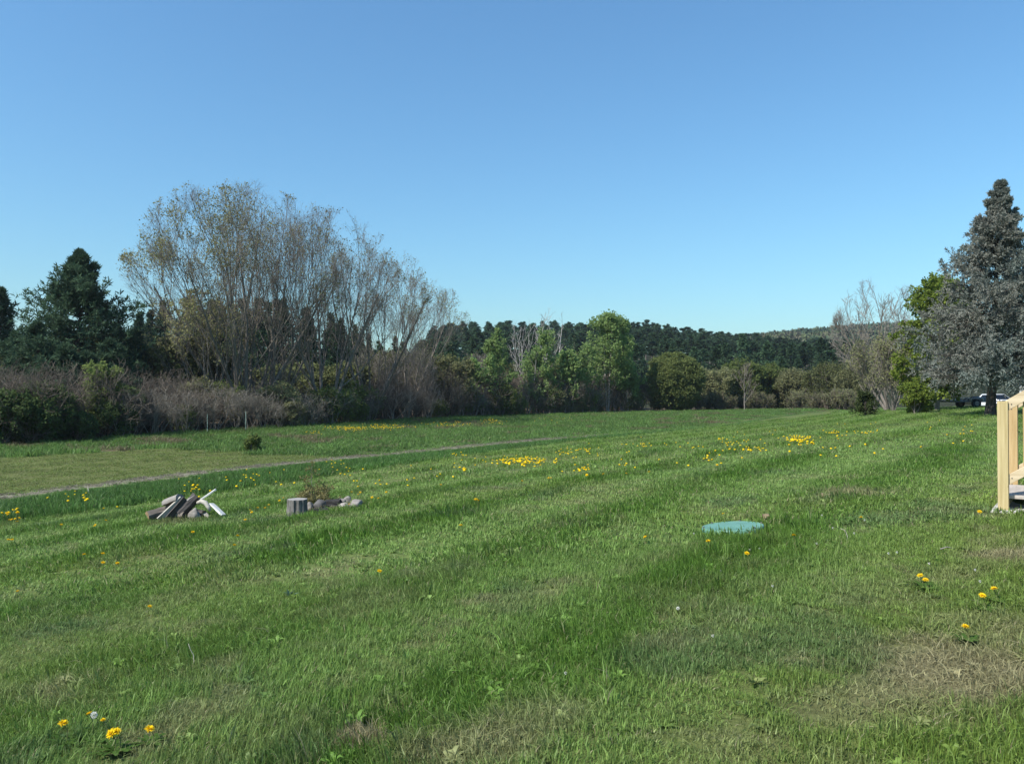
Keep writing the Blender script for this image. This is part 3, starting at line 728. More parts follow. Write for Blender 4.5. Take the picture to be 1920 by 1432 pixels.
# --- aspens, birches, willow and scrub along the far meadow edge
def place(name, label, cat, px, d, parts, rotz=0.0, group=None):
    return thing_tree(name, label, cat, on(px, d), *parts, rotz=rotz, group=group)
place('aspen_tree', 'tall full green aspen, highest of the young aspens above the thicket', 'tree', 1140, 97, leafy_tree(71, 12.2, 3.3, .10, 3, .09, 'leaf_aspen', .26, .20, 6, (18, 8, 5), 38, .08, 'birch', spread=.12))
place('aspen_tree', 'slender pointed green aspen beside the tall bare birch', 'tree', 1022, 90, leafy_tree(72, 10.6, 1.6, .06, 1, .09, 'leaf_aspen', .25, .18, 6, (26, 6, 4), 34, .10, 'birch'))
place('aspen_tree', 'pointed green aspen beside the short bare birch', 'tree', 942, 85, leafy_tree(73, 9.4, 2.0, .08, 1, .09, 'leaf_aspen', .25, .18, 6, (26, 7, 4), 36, .08, 'birch'))
place('aspen_tree', 'low bushy green aspen between the two bare birches', 'tree', 1060, 92, leafy_tree(74, 7.2, 2.2, .05, 2, .08, 'leaf_aspen', .32, .24, 5, (18, 7, 4), 42, .06, 'birch', spread=.2))
place('aspen_tree', 'small light green aspen at thicket beside the smallest maple', 'tree', 905, 83, leafy_tree(75, 6.2, 1.5, .06, 2, .06, 'leaf_aspen', .28, .2, 4, (16, 6, 4), 40, .06, 'birch', spread=.15))
place('aspen_tree', 'leaning leafy aspen at the right foot of the tallest aspen', 'tree', 1178, 99, leafy_tree(76, 6.8, 1.8, .05, 2, .07, 'leaf_aspen', .30, .22, 5, (18, 6, 4), 42, .06, 'birch', spread=.2))
place('aspen_tree', 'airy light green aspen left of the slender pointed aspen', 'tree', 1000, 89, leafy_tree(771, 7.4, 1.8, .05, 2, .06, 'leaf_aspen', .24, .17, 4, (16, 7, 4), 38, .07, 'birch', spread=.15))
place('aspen_tree', 'airy light green aspen left of the tallest aspen', 'tree', 1092, 94, leafy_tree(772, 8.0, 2.0, .05, 2, .06, 'leaf_aspen', .24, .17, 4, (16, 7, 4), 38, .07, 'birch', spread=.15))
place('aspen_tree', 'small thin aspen in new leaf behind the thicket by the maples', 'tree', 868, 80, leafy_tree(773, 6.0, 1.4, .15, 2, .05, 'leaf_scrub', .22, .16, 4, (14, 7, 4), 38, .07, 'birch', spread=.15))
def bare(seed, H, rx, n=1, r0=.07, lev=(7, 5, 3), bark='birch', ez=.7, spread=.2, twig='birch'):
    return vase_tree(seed, H, rx, n, spread, r0, None, 0, bark=bark, twig=twig, lev=lev, ez=ez, tw=.015)[:2]
place('bare_birch', 'tall bare white-stemmed birch rising above the young aspens', 'tree', 1032, 96, bare(81, 14.8, 1.9, 2, .10, (8, 4, 3)))
place('bare_birch', 'shorter bare pale birch forked low among the aspens', 'tree', 982, 94, bare(82, 11.2, 2.2, 2, .075, (8, 4, 3)))
place('round_willow', 'round dense olive green willow standing at the meadow edge', 'tree', 1262, 101, leafy_tree(83, 7.1, 3.8, .02, 4, .13, 'leaf_round', .22, .15, 14, (26, 10, 6), 55, .0, 'bark_dark', spread=.5, lump=.02))
for k, (px, d, H, rx, mt, lb) in enumerate([
        (1342, 106, 6.2, 2.2, 'leaf_scrub', 'greyish half-leafed scrub tree right beside the round willow'),
        (1392, 108, 6.6, 3.0, 'leaf_willow', 'light green spreading willow bush beyond the dry meadow grass'),
        (1440, 110, 6.2, 2.9, 'leaf_willow', 'yellow-green willow bush below the pine trunks of hill forest'),
        (1492, 106, 5.2, 2.6, 'leaf_scrub', 'grey-olive scrub bush between willow bush and brown bush'),
        (1560, 100, 5.6, 3.2, 'leaf_olive', 'broad olive-brown bush at the right end of the scrub row'),
        (1610, 92, 5.0, 2.4, 'leaf_scrub', 'pale dry scrub bush below the distant hill')]):
    place('scrub_bush', lb, 'bush', px, d, leafy_tree(90 + k, H, rx, -.12, 7, .06, mt, .24, .15, 4 if mt != 'leaf_willow' else 6, (13, 8, 5), 42, .07, 'twig', spread=.6, lump=.1), group='scrub bushes along the far meadow edge')
place('dead_sapling', 'bare grey sapling in front of the willow bushes', 'tree', 1396, 100, bare(97, 6.2, 2.0, 1, .07, (10, 7, 5), 'twig', twig='sumac'))
BR = [thing_tree('dry_brush_clump', 'low pale leafless brush clump edging the meadow below the willows', 'bush', (0, 0, 0), *vase_tree(300 + k, 2.3, 1.5, 9, .5, .025, 'leaf_scrub', 1, .14, .08, bark='sumac', twig='sumac', lev=(6, 5, 4), ez=.95, tw=.010), group='low brush clumps below the willows') for k in range(4)]
for i in range(60):
    px = r_.uniform(1190, 1625); d = float(np.interp(px, [1190, 1400, 1550, 1625], [99, 106, 92, 80])) + r_.uniform(-2.5, 3); s_ = r_.uniform(.5, 1.15)
    if i < 4: BR[i].location = on(px, d); BR[i].scale = (s_,) * 3
    else: dup(BR[i % 4], on(px, d), r_.uniform(0, 6.28), s_)
# right end, near the spruce
place('bare_tree', 'bare purple-grey tree beside the spruce against the sky', 'tree', 1668, 62, vase_tree(101, 10.6, 4.0, 5, .75, .12, None, 0, lev=(7, 7, 6), ez=.85, tw=.013, fine=2, lean=(-.6, 0))[:2])
place('maple_in_leaf', 'bright yellow-green leafed maple half hidden behind the spruce', 'tree', 1756, 50, leafy_tree(102, 8.4, 2.5, .06, 2, .12, 'leaf_bright', .17, .15, 13, (26, 10, 6), 50, .03, 'bark_grey', spread=.15, lump=.1))
place('lilac_bush', 'bright yellow-green low bush at the foot of the leafed maple', 'bush', 1716, 47, leafy_tree(103, 1.75, .95, .05, 4, .03, 'leaf_bright', .12, .09, 8, (9, 7, 5), 45, .04, 'twig', spread=.5))
for k, (px, d, H, lb) in enumerate([(1640, 58, 5.6, 'pale grey-green brush clump under the bare tree'), (1674, 54, 5.6, 'pale brush clump with one thin white stem under the bare tree'), (1706, 52, 4.6, 'grey brush clump between the bare tree and the yellow-green bush')]):
    place('brush_clump', lb, 'bush', px, d, vase_tree(105 + k, H, 1.8, 9, .35, .035, 'leaf_scrub', 2, .13, .09, bark='twig', twig='twig', lev=(7, 6, 5), ez=.95, tw=.009), group='brush clumps under the bare tree')
place('juniper_bush', 'low dark juniper at the end of the mown lawn', 'bush', 1622, 50, conifer(110, 1.15, lambda t: .95 * (1 - t * .6), .02, 60, 7, 10, .16, .05, 'cedar', .05, .0, .05, 40, 75, gap=.2))

# --- sumac thicket along the wood edge
def sumac(seed, H, mt='sumac', label='bare crooked grey sumac shrub in the thicket along the wood edge', group='bare sumac shrubs of the thicket', rr=1.0):
    r = np.random.default_rng(seed)
    P0, R0 = stems0(r, int(r.integers(4, 8)), H, .5, 7, .042 * rr, .13, .06, .66)
    P1, R1 = grow(r, P0, R0, 6, .30, 1.0, 36, H * .40, 6, .14, .07, .62)
    P2, R2 = grow(r, P1, R1, 5, .30, 1.0, 44, H * .22, 5, .18, .05, .68)
    P3, R3 = grow(r, P2, R2, 3, .35, 1.0, 40, H * .10, 4, .16, .08, .75)
    g = Geo(); g.add(*tubes(P0, R0, 6)); g.add(*tubes(P1, np.clip(R1, .009, .022), 4)); st = g.mesh('stems', M[mt])
    g = Geo(); g.add(*tubes(P2, np.clip(R2, .006, .013), 3)); g.add(*tubes(P3, np.clip(R3, .004, .007), 3)); tw = g.mesh('twigs', M[mt])
    t = empty('sumac_shrub', (0, 0, 0)); tag(t, label, 'shrub', group)
    kid('stems', st, t); kid('twigs', tw, t); return t
SU = [sumac(120 + k, 3.6) for k in range(8)]; used = [False] * 8
def put_sumac(p, rz, s, q):
    if not used[q]: o = SU[q]; used[q] = True; o.location = p; o.rotation_euler = (0, 0, rz); o.scale = (s,) * 3
    else: dup(SU[q], p, rz, s)
k = 0
for i in range(235):
    px = r_.uniform(-40, 1205)
    if i >= 205: px = r_.uniform(820, 1205)
    d = float(treeline((px - CX) / FPX)) + .4 + r_.uniform(0, 1) ** 1.3 * (13 if px > 780 else 9)
    s = r_.uniform(.40, 1.28) * np.interp(px, [0, 300, 380, 680, 850, 1000, 1205], [1.2, 1.15, .95, 1.0, 1.45, 1.4, 1.35])
    put_sumac(on(px, d), r_.uniform(0, 6.28), s, int(r_.integers(0, 8))); k += 1
PS = [sumac(310 + k, 3.4, 'sumac_pale', 'pale-stemmed bare sumac at the front of the thicket', 'pale sumacs fronting the thicket', .75) for k in range(5)]
for i in range(46):
    px = 235 + i * 21.5 + r_.uniform(-14, 14); d = float(treeline((px - CX) / FPX)) + r_.uniform(-.9, .8); s_ = r_.uniform(.6, 1.15) * np.interp(px, [0, 600, 850, 1205], [1, 1, 1.25, 1.3])
    if i < 5: PS[i].location = on(px, d); PS[i].scale = (s_,) * 3
    else: dup(PS[i % 5], on(px, d), r_.uniform(0, 6.28), s_)
SC = [thing_tree('sapling_clump', 'thin upright leafless saplings standing between thicket and maples', 'tree', (0, 0, 0), *vase_tree(330 + k, 6.0, 1.7, 7, .16, .04, 'leaf_olive', 1, .13, .09, bark='twig', twig='twig', lev=(7, 6, 5), ez=.8, tw=.007, tip=tips_top(2.5, .1, .5)), group='leafless sapling clumps behind the thicket') for k in range(4)]
for i in range(32):
    px = r_.uniform(690, 1210); d = float(treeline((px - CX) / FPX)) + r_.uniform(1.5, 10); s_ = r_.uniform(.6, 1.25)
    if i < 4: SC[i].location = on(px, d); SC[i].scale = (s_,) * 3
    else: dup(SC[i % 4], on(px, d), r_.uniform(0, 6.28), s_)
# dark leafy undergrowth on the left and olive understorey behind the thicket
def bush_proto(name, label, seed, H, rx, mat, group, per=6, L=.15, W=.11, twig='twig'):
    return place(name, label, 'bush', 100, 48, leafy_tree(seed, H, rx, .04, 5, .04, mat, L, W, per, (10, 7, 5), 45, .05, twig, spread=.5, lump=.1), group=group)
gb = [bush_proto('leafy_bush', 'dark green leafy bush at the foot of the thicket below the pines', 140 + k, 2.6, 1.6, 'leaf_bush', 'dark leafy bushes below the pines') for k in range(3)]
for i in range(24):
    px = -30 + i * 11.5 + r_.uniform(-16, 16); d = float(treeline((px - CX) / FPX)) + r_.uniform(-.2, 5.5)
    s = r_.uniform(.45, 1.2); p = on(px, d)
    if i < 3: gb[i].location = p
    else: dup(gb[i % 3], p, r_.uniform(0, 6.28), s)
ub = [bush_proto('understorey_tree', 'olive-brown half-leafed small tree in the shade behind the thicket', 150 + k, 5.0, 2.5, 'leaf_olive', 'small understorey trees behind the thicket', 4, .26, .19, 'bark_dark') for k in range(4)]
for i in range(64):
    px = r_.uniform(-30, 1230); dd = float(treeline((px - CX) / FPX)); d = dd + r_.uniform(9, 24)
    s = r_.uniform(.7, 1.25) * np.interp(px, [0, 300, 800, 1200], [.9, 1.1, 1.05, 1.0]); p = on(px, d)
    if i < 4: ub[i].location = p; ub[i].scale = (s,) * 3
    else: dup(ub[i % 4], p, r_.uniform(0, 6.28), s)
GS = [bush_proto('green_shrub', 'small light green shrub in new leaf mixed into the thicket', 170 + k, 2.6, 1.3, 'leaf_willow' if k else 'leaf_scrub', 'light green shrubs mixed into the thicket', 3, .13, .09) for k in range(3)]
for i in range(34):
    px = r_.uniform(250, 860) if i < 14 else r_.uniform(860, 1205); d = float(treeline((px - CX) / FPX)) + r_.uniform(-.6, 5); s_ = r_.uniform(.5, 1.35)
    if i < 3: GS[i].location = on(px, d); GS[i].scale = (s_,) * 3
    else: dup(GS[i % 3], on(px, d), r_.uniform(0, 6.28), s_)
place('green_sapling', 'light green sapling among the dark bushes right of the broad pine', 'tree', 182, 47, leafy_tree(160, 4.6, 1.1, .2, 2, .05, 'leaf_willow', .17, .12, 5, (14, 6, 4), 40, .06, 'twig', spread=.2))
for i in range(14):
    px = r_.uniform(820, 1640); d = r_.uniform(124, 150); s_ = r_.uniform(.6, 1.05)
    dup(ub[i % 4], on(px, d), r_.uniform(0, 6.28), s_, 'olive broadleaf tree in front of the hill forest pines', 'broadleaf trees before the hill forest')
place('green_sapling', 'thin light green sapling at the end of the maple group', 'tree', 825, 84, leafy_tree(161, 6.6, 1.5, .25, 2, .05, 'leaf_scrub', .24, .16, 4, (14, 6, 4), 36, .06, 'twig', spread=.2))
place('meadow_weed', 'small dark green bushy weed standing in the meadow grass', 'plant', 472, 37.5, leafy_tree(162, .72, .34, .02, 3, .015, 'leaf_willow', .09, .06, 6, (8, 6, 4), 45, .05, 'twig', spread=.4))

# ------------------------------------------------------------------ small things: helpers
def bm_obj(name, bm, mats, parent=None, loc=None, smooth=False, bevel=0.0):
    if bevel: bmesh.ops.bevel(bm, geom=list(bm.edges), offset=bevel, segments=2, affect='EDGES', profile=.6)
    bmesh.ops.recalc_face_normals(bm, faces=list(bm.faces))
    me = bpy.data.meshes.new(name); bm.to_mesh(me); bm.free()
    for m in (mats if isinstance(mats, (list, tuple)) else [mats]): me.materials.append(m)
    if smooth:
        for p in me.polygons: p.use_smooth = True
    o = kid(name, me, parent) if parent else link(name, me)
    if loc is not None: o.location = loc
    return o
def box_bm(size, mat=None, bm=None, jit=0.0, cuts=0):
    bm = bm or bmesh.new()
    g = bmesh.ops.create_cube(bm, size=1.0)
    vs_ = g['verts']
    bmesh.ops.scale(bm, vec=size, verts=vs_)
    if cuts:
        ax = max(range(3), key=lambda i: size[i])
        ed = [e for e in bm.edges if e.verts[0] in vs_ and abs((e.verts[0].co - e.verts[1].co)[ax]) > size[ax] * .5]
        sub = bmesh.ops.subdivide_edges(bm, edges=ed, cuts=cuts); vs_ = list({v for v in bm.verts})
    if jit:
        for v in vs_: v.co += Vector([random.uniform(-jit, jit) for _ in range(3)])
    if mat is not None: bmesh.ops.transform(bm, matrix=mat, verts=vs_)
    return bm
def along(p0, p1, roll=0.0):
    """matrix whose X axis runs from p0 to p1, centred between them"""
    p0, p1 = Vector(p0), Vector(p1); x = (p1 - p0).normalized()
    ref = Vector((0, 0, 1)) if abs(x.z) < .95 else Vector((0, 1, 0))
    y = ref.cross(x).normalized(); z = x.cross(y)
    m = Matrix((x, y, z)).transposed().to_4x4()
    return Matrix.Translation((p0 + p1) / 2) @ m @ Matrix.Rotation(roll, 4, 'X')
def board(name, label, p0, p1, w, t, mat, org, roll=0.0, group=None, cat='board', jit=.002):
    p0, p1 = Vector(p0), Vector(p1)
    bm = box_bm(((p1 - p0).length, w, t), jit=jit, cuts=4)
    o = bm_obj(name, bm, mat, bevel=.003)
    o.matrix_world = Matrix.Translation(org) @ along(p0, p1, roll)
    return tag(o, label, cat, group)
def split_log(name, label, p0, p1, r, a0, a1, mats, org, roll=0.0, group=None, seed=0, cat='firewood'):
    """log or split billet: arc a0..a1 of bark, flat split faces, sawn ends"""
    q = random.Random(seed); p0, p1 = Vector(p0), Vector(p1); L = (p1 - p0).length
    full = abs(a1 - a0) >= 359
    na = 12 if full else 8
    an = [R(a0 + (a1 - a0) * i / (na if full else na - 1)) for i in range(na)]
    rad = [r * q.uniform(.88, 1.1) for _ in an]
    bm = bmesh.new(); rings = []
    for k in range(6):
        x = -L / 2 + L * k / 5 + (q.uniform(-.01, .01) if k in (0, 5) else 0)
        ring = [bm.verts.new((x + (q.uniform(-.008, .008) if k in (0, 5) else 0), math.cos(a) * rr * q.uniform(.95, 1.05), math.sin(a) * rr * q.uniform(.95, 1.05))) for a, rr in zip(an, rad)]
        if not full: ring.append(bm.verts.new((x, r * q.uniform(-.12, .12), r * q.uniform(-.12, .12))))
        rings.append(ring)
    n = len(rings[0])
    for k in range(5):
        for i in range(n):
            f = bm.faces.new((rings[k][i], rings[k][(i + 1) % n], rings[k + 1][(i + 1) % n], rings[k + 1][i]))
            f.material_index = 0 if (full or i < n - 2) else 1
    for ring in (rings[0], rings[-1]):
        f = bm.faces.new(ring); f.material_index = 1
    o = bm_obj(name, bm, mats)
    o.matrix_world = Matrix.Translation(org) @ along(p0, p1, roll)
    return tag(o, label, cat, group)
def rock(name, label, loc, size, seed, mat, cat='rock', group=None, sub=2, rough=.16, rz=0.0, sink=.3):
    bm = bmesh.new(); bmesh.ops.create_icosphere(bm, subdivisions=sub + 1, radius=1.0)
    q = np.random.default_rng(seed); ph = q.uniform(0, 6.28, 6); dirs = norm(q.normal(size=(9, 3))); off = q.uniform(.62, .9, 9)
    for v in bm.verts:
        c = np.array(v.co)
        for d_, o_ in zip(dirs, off):                 # worn facets
            t = c @ d_ - o_
            if t > 0: c = c - d_ * t * .8
        n = math.sin(c[0] * 3 + ph[0]) * math.sin(c[1] * 3.4 + ph[1]) * math.sin(c[2] * 3 + ph[2]) + .4 * math.sin(c[0] * 8 + ph[3]) * math.sin(c[1] * 7 + ph[4])
        c = c * (1 + rough * .7 * n); v.co = Vector(c * np.array(size))
    o = bm_obj(name, bm, mat, smooth=True)
    o.location = Vector(loc) + Vector((0, 0, size[2] * (1 - sink) - size[2] * .15)); o.rotation_euler = (0, 0, rz)
    return tag(o, label, cat, group)
def tube_obj(name, pts, rads, sides, mat, parent=None):
    V, Q = tubes(np.array(pts, float)[None], np.array(rads, float)[None], sides); n = len(pts)
    me = mesh_np(name, V, [Q, np.array([np.arange(sides)[::-1]]), np.array([np.arange(sides) + (n - 1) * sides])], mat)
    return kid(name, me, parent) if parent else link(name, me)
def wood(name, c1, c2, scale=9, rough=.75):
    return surf(name, c1, c2, scale, (.12, 1.6, 1.6), rough, .35, 8, dist=.006)
M['wood_grey'] = wood('weathered_grey_wood', (.14, .125, .11), (.33, .30, .27))
M['wood_dark'] = wood('dark_wet_wood', (.035, .030, .028), (.105, .092, .085))
M['wood_brown'] = wood('brown_split_wood', (.14, .085, .045), (.34, .24, .14))
M['wood_pale'] = wood('bleached_wood', (.28, .255, .215), (.50, .465, .40))
M['wood_white'] = wood('white_painted_board', (.50, .485, .45), (.74, .73, .69), 7)
M['bark_log'] = surf('log_bark', (.075, .060, .048), (.22, .19, .16), 14, (.3, 1, 1), .95, .7, dist=.012)
M['rock'] = surf('grey_field_stone', (.14, .125, .105), (.33, .30, .27), 7, rough=.9, bump=.4, rnd=.25)
M['rock_dark'] = surf('sooty_stone', (.055, .052, .05), (.16, .15, .145), 7, rough=.9, bump=.4)
M['char'] = surf('charred_wood', (.010, .010, .010), (.045, .042, .04), 14, rough=.9, bump=.6)
M['clod'] = surf('dry_soil', (.14, .105, .065), (.28, .215, .135), 20, rough=.95, bump=.6)

# ------------------------------------------------------------------ firewood heap
FO = gp(348, 974); sl = .075                         # local ground rises to the right and falls away slightly
FG = 'pieces of the firewood heap'
def f3(zx, zy, y=0.0):                               # metres from the heap's foot
    x = (zx - 430) / 482; return (x, y, (480 - zy) / 482 - .13 * y)
split_log('split_log', 'short split log with brown bark lying at heap end nearest the verge', f3(160, 452, -.10), f3(285, 405, .14), .085, 20, 235, [M['bark_log'], M['wood_brown']], FO, .3, FG, 1)
split_log('split_log', 'dark round log at the bottom of the firewood heap', (-.34, .12, .075), (.02, -.02, .065), .082, 0, 360, [M['bark_log'], M['wood_dark']], FO, 0, FG, 2)
split_log('split_log', 'dark round log under the charred billet in the heap', (-.05, .16, .08), (.30, .05, .065), .085, 0, 360, [M['wood_dark'], M['wood_brown']], FO, 0, FG, 3)
split_log('split_log', 'big grey weathered split billet on top of the heap', f3(262, 368, .12), f3(392, 322, .05), .12, 0, 200, [M['wood_grey'], M['wood_grey']], FO, -.5, FG, 4)
split_log('split_log', 'dark charred billet leaning upright in the middle of the heap', f3(385, 440, .0), f3(500, 295, .14), .085, -40, 200, [M['wood_dark'], M['char']], FO, .8, FG, 5)
split_log('split_log', 'reddish brown split stick under the leaning plank', (-.30, -.04, .06), (-.08, .10, .20), .05, 0, 190, [M['bark_log'], M['wood_brown']], FO, 1.2, FG, 6)
board('leaning_plank', 'pale narrow plank leaning steeply against the heap', f3(256, 478, -.16), f3(402, 308, .02), .030, .085, M['wood_pale'], FO, .35, FG)
board('leaning_plank', 'dark brown board leaning beside the pale plank', f3(318, 472, -.11), f3(428, 312, .04), .028, .12, M['wood_dark'], FO, .35, FG)
board('slat', 'short grey slat resting on the charred billet', f3(440, 330, .02), f3(484, 286, .08), .045, .018, M['wood_grey'], FO, .3, FG)
board('stick', 'white stick poking up out of the heap', f3(500, 345, .10), f3(662, 240, .06), .042, .026, M['wood_white'], FO, .3, FG)
rock('root_chunk', 'knotty grey root chunk on the heap side facing the stump', Vector(FO) + Vector((.19, -.05, .0)), (.10, .09, .12), 12, M['wood_grey'], 'firewood', FG, rough=.5)
dw = [f3(522, 345, .04), f3(560, 333, .0), f3(598, 345, -.03), f3(624, 378, -.05), f3(640, 410, -.06)]
V_, Q_ = tubes(np.array(dw)[None], np.array([[.028, .036, .038, .034, .022]]), 8)
o = link('driftwood_branch', mesh_np('driftwood_branch', V_, [Q_, np.array([np.arange(8)[::-1]]), np.array([np.arange(8) + 32])], M['wood_pale'])); o.location = FO
tag(o, 'bent bleached branch hanging over the heap side', 'branch', FG)
board('white_board', 'short white painted board leaning from the heap to the grass', f3(634, 352, .02), f3(752, 440, -.10), .10, .026, M['wood_white'], FO, -.15, FG)
board('white_board', 'small pale board end showing below the bent branch', (.30, .05, .10), (.42, -.02, .02), .07, .02, M['wood_pale'], FO, .2, FG)

# ------------------------------------------------------------------ stump and fire ring
ST = gp(558, 964)
t = empty('stump', ST, .4); tag(t, 'grey sawn tree stump used as a seat beside the fire ring', 'stump')
q = random.Random(5); bm = bmesh.new(); na = 40; rings = []
prof_r = [1 + .05 * math.sin(5 * a * 6.283 / na + 1) + .03 * math.sin(11 * a * 6.283 / na) + q.uniform(-.035, .03) for a in range(na)]
for z, sc in [(-.06, 1.10), (.02, 1.07), (.09, 1.01), (.17, .99), (.235, 1.0), (.243, .975)]:
    rings.append([bm.verts.new((math.cos(a * 6.283 / na) * .152 * sc * prof_r[a], math.sin(a * 6.283 / na) * .152 * sc * prof_r[a], z)) for a in range(na)])
for k in range(5):
    for a in range(na): bm.faces.new((rings[k][a], rings[k][(a + 1) % na], rings[k + 1][(a + 1) % na], rings[k + 1][a]))
bm_obj('bark', bm, surf('stump_bark', (.070, .064, .058), (.20, .188, .175), 26, (1, 1, .3), .95, .4, dist=.01), t)
def ringmat():
    m, nt, out = nodes('sawn_end_rings'); N = nt.nodes.new; L = nt.links.new
    tc = N('ShaderNodeTexCoord'); w = N('ShaderNodeTexWave'); w.wave_type = 'RINGS'; w.rings_direction = 'Z'; w.inputs['Scale'].default_value = 26; w.inputs['Distortion'].default_value = 2.5; w.inputs['Detail'].default_value = 3
    L(tc.outputs['Object'], w.inputs['Vector']); rp = N('ShaderNodeValToRGB'); rp.color_ramp.elements[0].color = (.19, .175, .155, 1); rp.color_ramp.elements[1].color = (.36, .34, .31, 1); L(w.outputs['Fac'], rp.inputs[0])
    p = N('ShaderNodeBsdfPrincipled'); p.inputs['Roughness'].default_value = .85; L(rp.outputs[0], p.inputs['Base Color']); L(p.outputs[0], out.inputs[0]); return m
bm = bmesh.new(); c = bm.verts.new((0, 0, .243)); rim = [bm.verts.new((math.cos(a * 6.283 / na) * .150 * prof_r[a], math.sin(a * 6.283 / na) * .150 * prof_r[a], .2445)) for a in range(na)]
for a in range(na): bm.faces.new((c, rim[a], rim[(a + 1) % na]))
bm_obj('sawn_top', bm, ringmat(), t)
def zr(zx, zy):                                      # photo crop -> ground
    return gp(240 + zx / 4, 860 + zy / 4)
RG = 'stones of the fire ring'
for (zx, zy, sz, sd, mt, lb) in [
        (1366, 382, (.075, .08, .085), 21, 'rock', 'pale upright stone right against the stump'),
        (1445, 372, (.135, .11, .105), 22, 'rock_dark', 'large sooty round stone in front of the dry brush'),
        (1612, 334, (.12, .09, .06), 23, 'rock', 'flat grey stone on the back rim of the fire ring'),
        (1652, 330, (.075, .07, .075), 27, 'rock', 'rounded grey stone on top of the back rim'),
        (1618, 366, (.115, .08, .06), 24, 'rock', 'flat tan stone at the front of the fire ring'),
        (1716, 358, (.125, .10, .085), 25, 'rock', 'largest grey stone at the open end of the fire ring'),
        (1672, 362, (.06, .05, .045), 26, 'rock', 'small grey stone wedged between two larger stones'),
        (1225, 352, (.05, .05, .04), 28, 'rock', 'small stone half hidden behind the stump')]:
    rock('fire_ring_stone', lb, zr(zx, zy), sz, sd, M[mt], 'stone', RG, rz=sd)
pc = zr(1550, 352)
split_log('charred_log', 'charred black log end beside the stump', (-.02, 0, .03), (.20, .06, .035), .045, 0, 360, [M['char'], M['char']], zr(1400, 408), group='charred wood of the fire ring', seed=31)
split_log('charred_log', 'charred black log lying across the fire ring', (-.14, .05, .05), (.12, -.03, .07), .05, 0, 360, [M['char'], M['char']], pc, group='charred wood of the fire ring', seed=32)
bm = bmesh.new(); bmesh.ops.create_icosphere(bm, subdivisions=3, radius=1)
for v in bm.verts: v.co = Vector((v.co.x * .24, v.co.y * .2, max(v.co.z, -.3) * .035 + .01 * math.sin(v.co.x * 9) * math.sin(v.co.y * 8)))
o = bm_obj('ash_bed', bm, M['char'], smooth=True); o.location = pc; tag(o, 'black bed of ash and charcoal inside the fire ring', 'ash', kind='stuff')
r = np.random.default_rng(33)
P0, R0 = stems0(r, 15, .5, .95, 5, .010, .14, -.05, .8); P0[:, 0, :2] *= 6
P0[0, :, :2] = np.array([[-.12, 0]]) + r.normal(0, .01, (5, 2)); P0[0, :, 2] = np.linspace(0, .64, 5)
P1, R1 = grow(r, P0, R0, 9, .15, 1.0, 45, .20, 4, .2, 0, .5); P2, R2 = grow(r, P1, R1, 5, .2, 1.0, 45, .09, 3, .2, 0, .6)
t = empty('dry_brush', zr(1435, 330)); tag(t, 'heap of dry brown cedar brush piled on the fire ring', 'brush')
g = Geo(); g.add(*tubes(P0, R0, 5)); g.add(*tubes(P1, np.maximum(R1, .003), 3)); kid('twigs', g.mesh('twigs', M['twig']), t)
g = Geo(); V, Q, c = needles_on(r, P2, 7, .055, .016, 1.0, jit=.012); g.add(V, Q, tint=np.repeat(r.uniform(0, 1, len(c)), 4)); kid('dry_foliage', g.mesh('dry_foliage', M['brush']), t)

# ------------------------------------------------------------------ green septic lid and soil clods
t = empty('septic_lid', LID + Vector((0, 0, .014))); t.rotation_euler = (R(-1.5), R(-4.5), 0); tag(t, 'round green plastic septic tank lid set in the lawn', 'lid')
M['lid'] = surf('green_plastic', (.098, .222, .165), (.125, .262, .198), 5, rough=.5, bump=.03, spec=.4)
bm = bmesh.new(); prof = [(.305, -.06), (.308, .015), (.300, .028), (.285, .032), (.278, .027), (.20, .036), (.10, .042), (0.0, .044)]
ns = 48; rr = []
for rad, z in prof[:-1]: rr.append([bm.verts.new((rad * math.cos(a * 6.2832 / ns), rad * math.sin(a * 6.2832 / ns), z)) for a in range(ns)])
c = bm.verts.new((0, 0, prof[-1][1]))
for k in range(len(rr) - 1):
    for a in range(ns): bm.faces.new((rr[k][a], rr[k][(a + 1) % ns], rr[k + 1][(a + 1) % ns], rr[k + 1][a]))
for a in range(ns): bm.faces.new((rr[-1][a], rr[-1][(a + 1) % ns], c))
bm_obj('cover', bm, M['lid'], t, smooth=True)
for k in range(6):
    a = k * 1.047; bm = bmesh.new(); bmesh.ops.create_cone(bm, cap_ends=True, segments=8, radius1=.011, radius2=.009, depth=.010); bmesh.ops.translate(bm, vec=(.292 * math.cos(a), .292 * math.sin(a), .036), verts=bm.verts)
    bm_obj('screw', bm, M['rock_dark'], t)
rock('soil_clod', 'small orange-brown dry clod beside the green lid', gp(1435, 972), (.065, .04, .03), 41, M['clod'], 'clod', rough=.45, sink=.1)
rock('soil_clod', 'tan clump of dry turf on the bare lawn patch', gp(1545, 934), (.10, .06, .035), 42, M['clod'], 'clod', rough=.5, sink=.1)

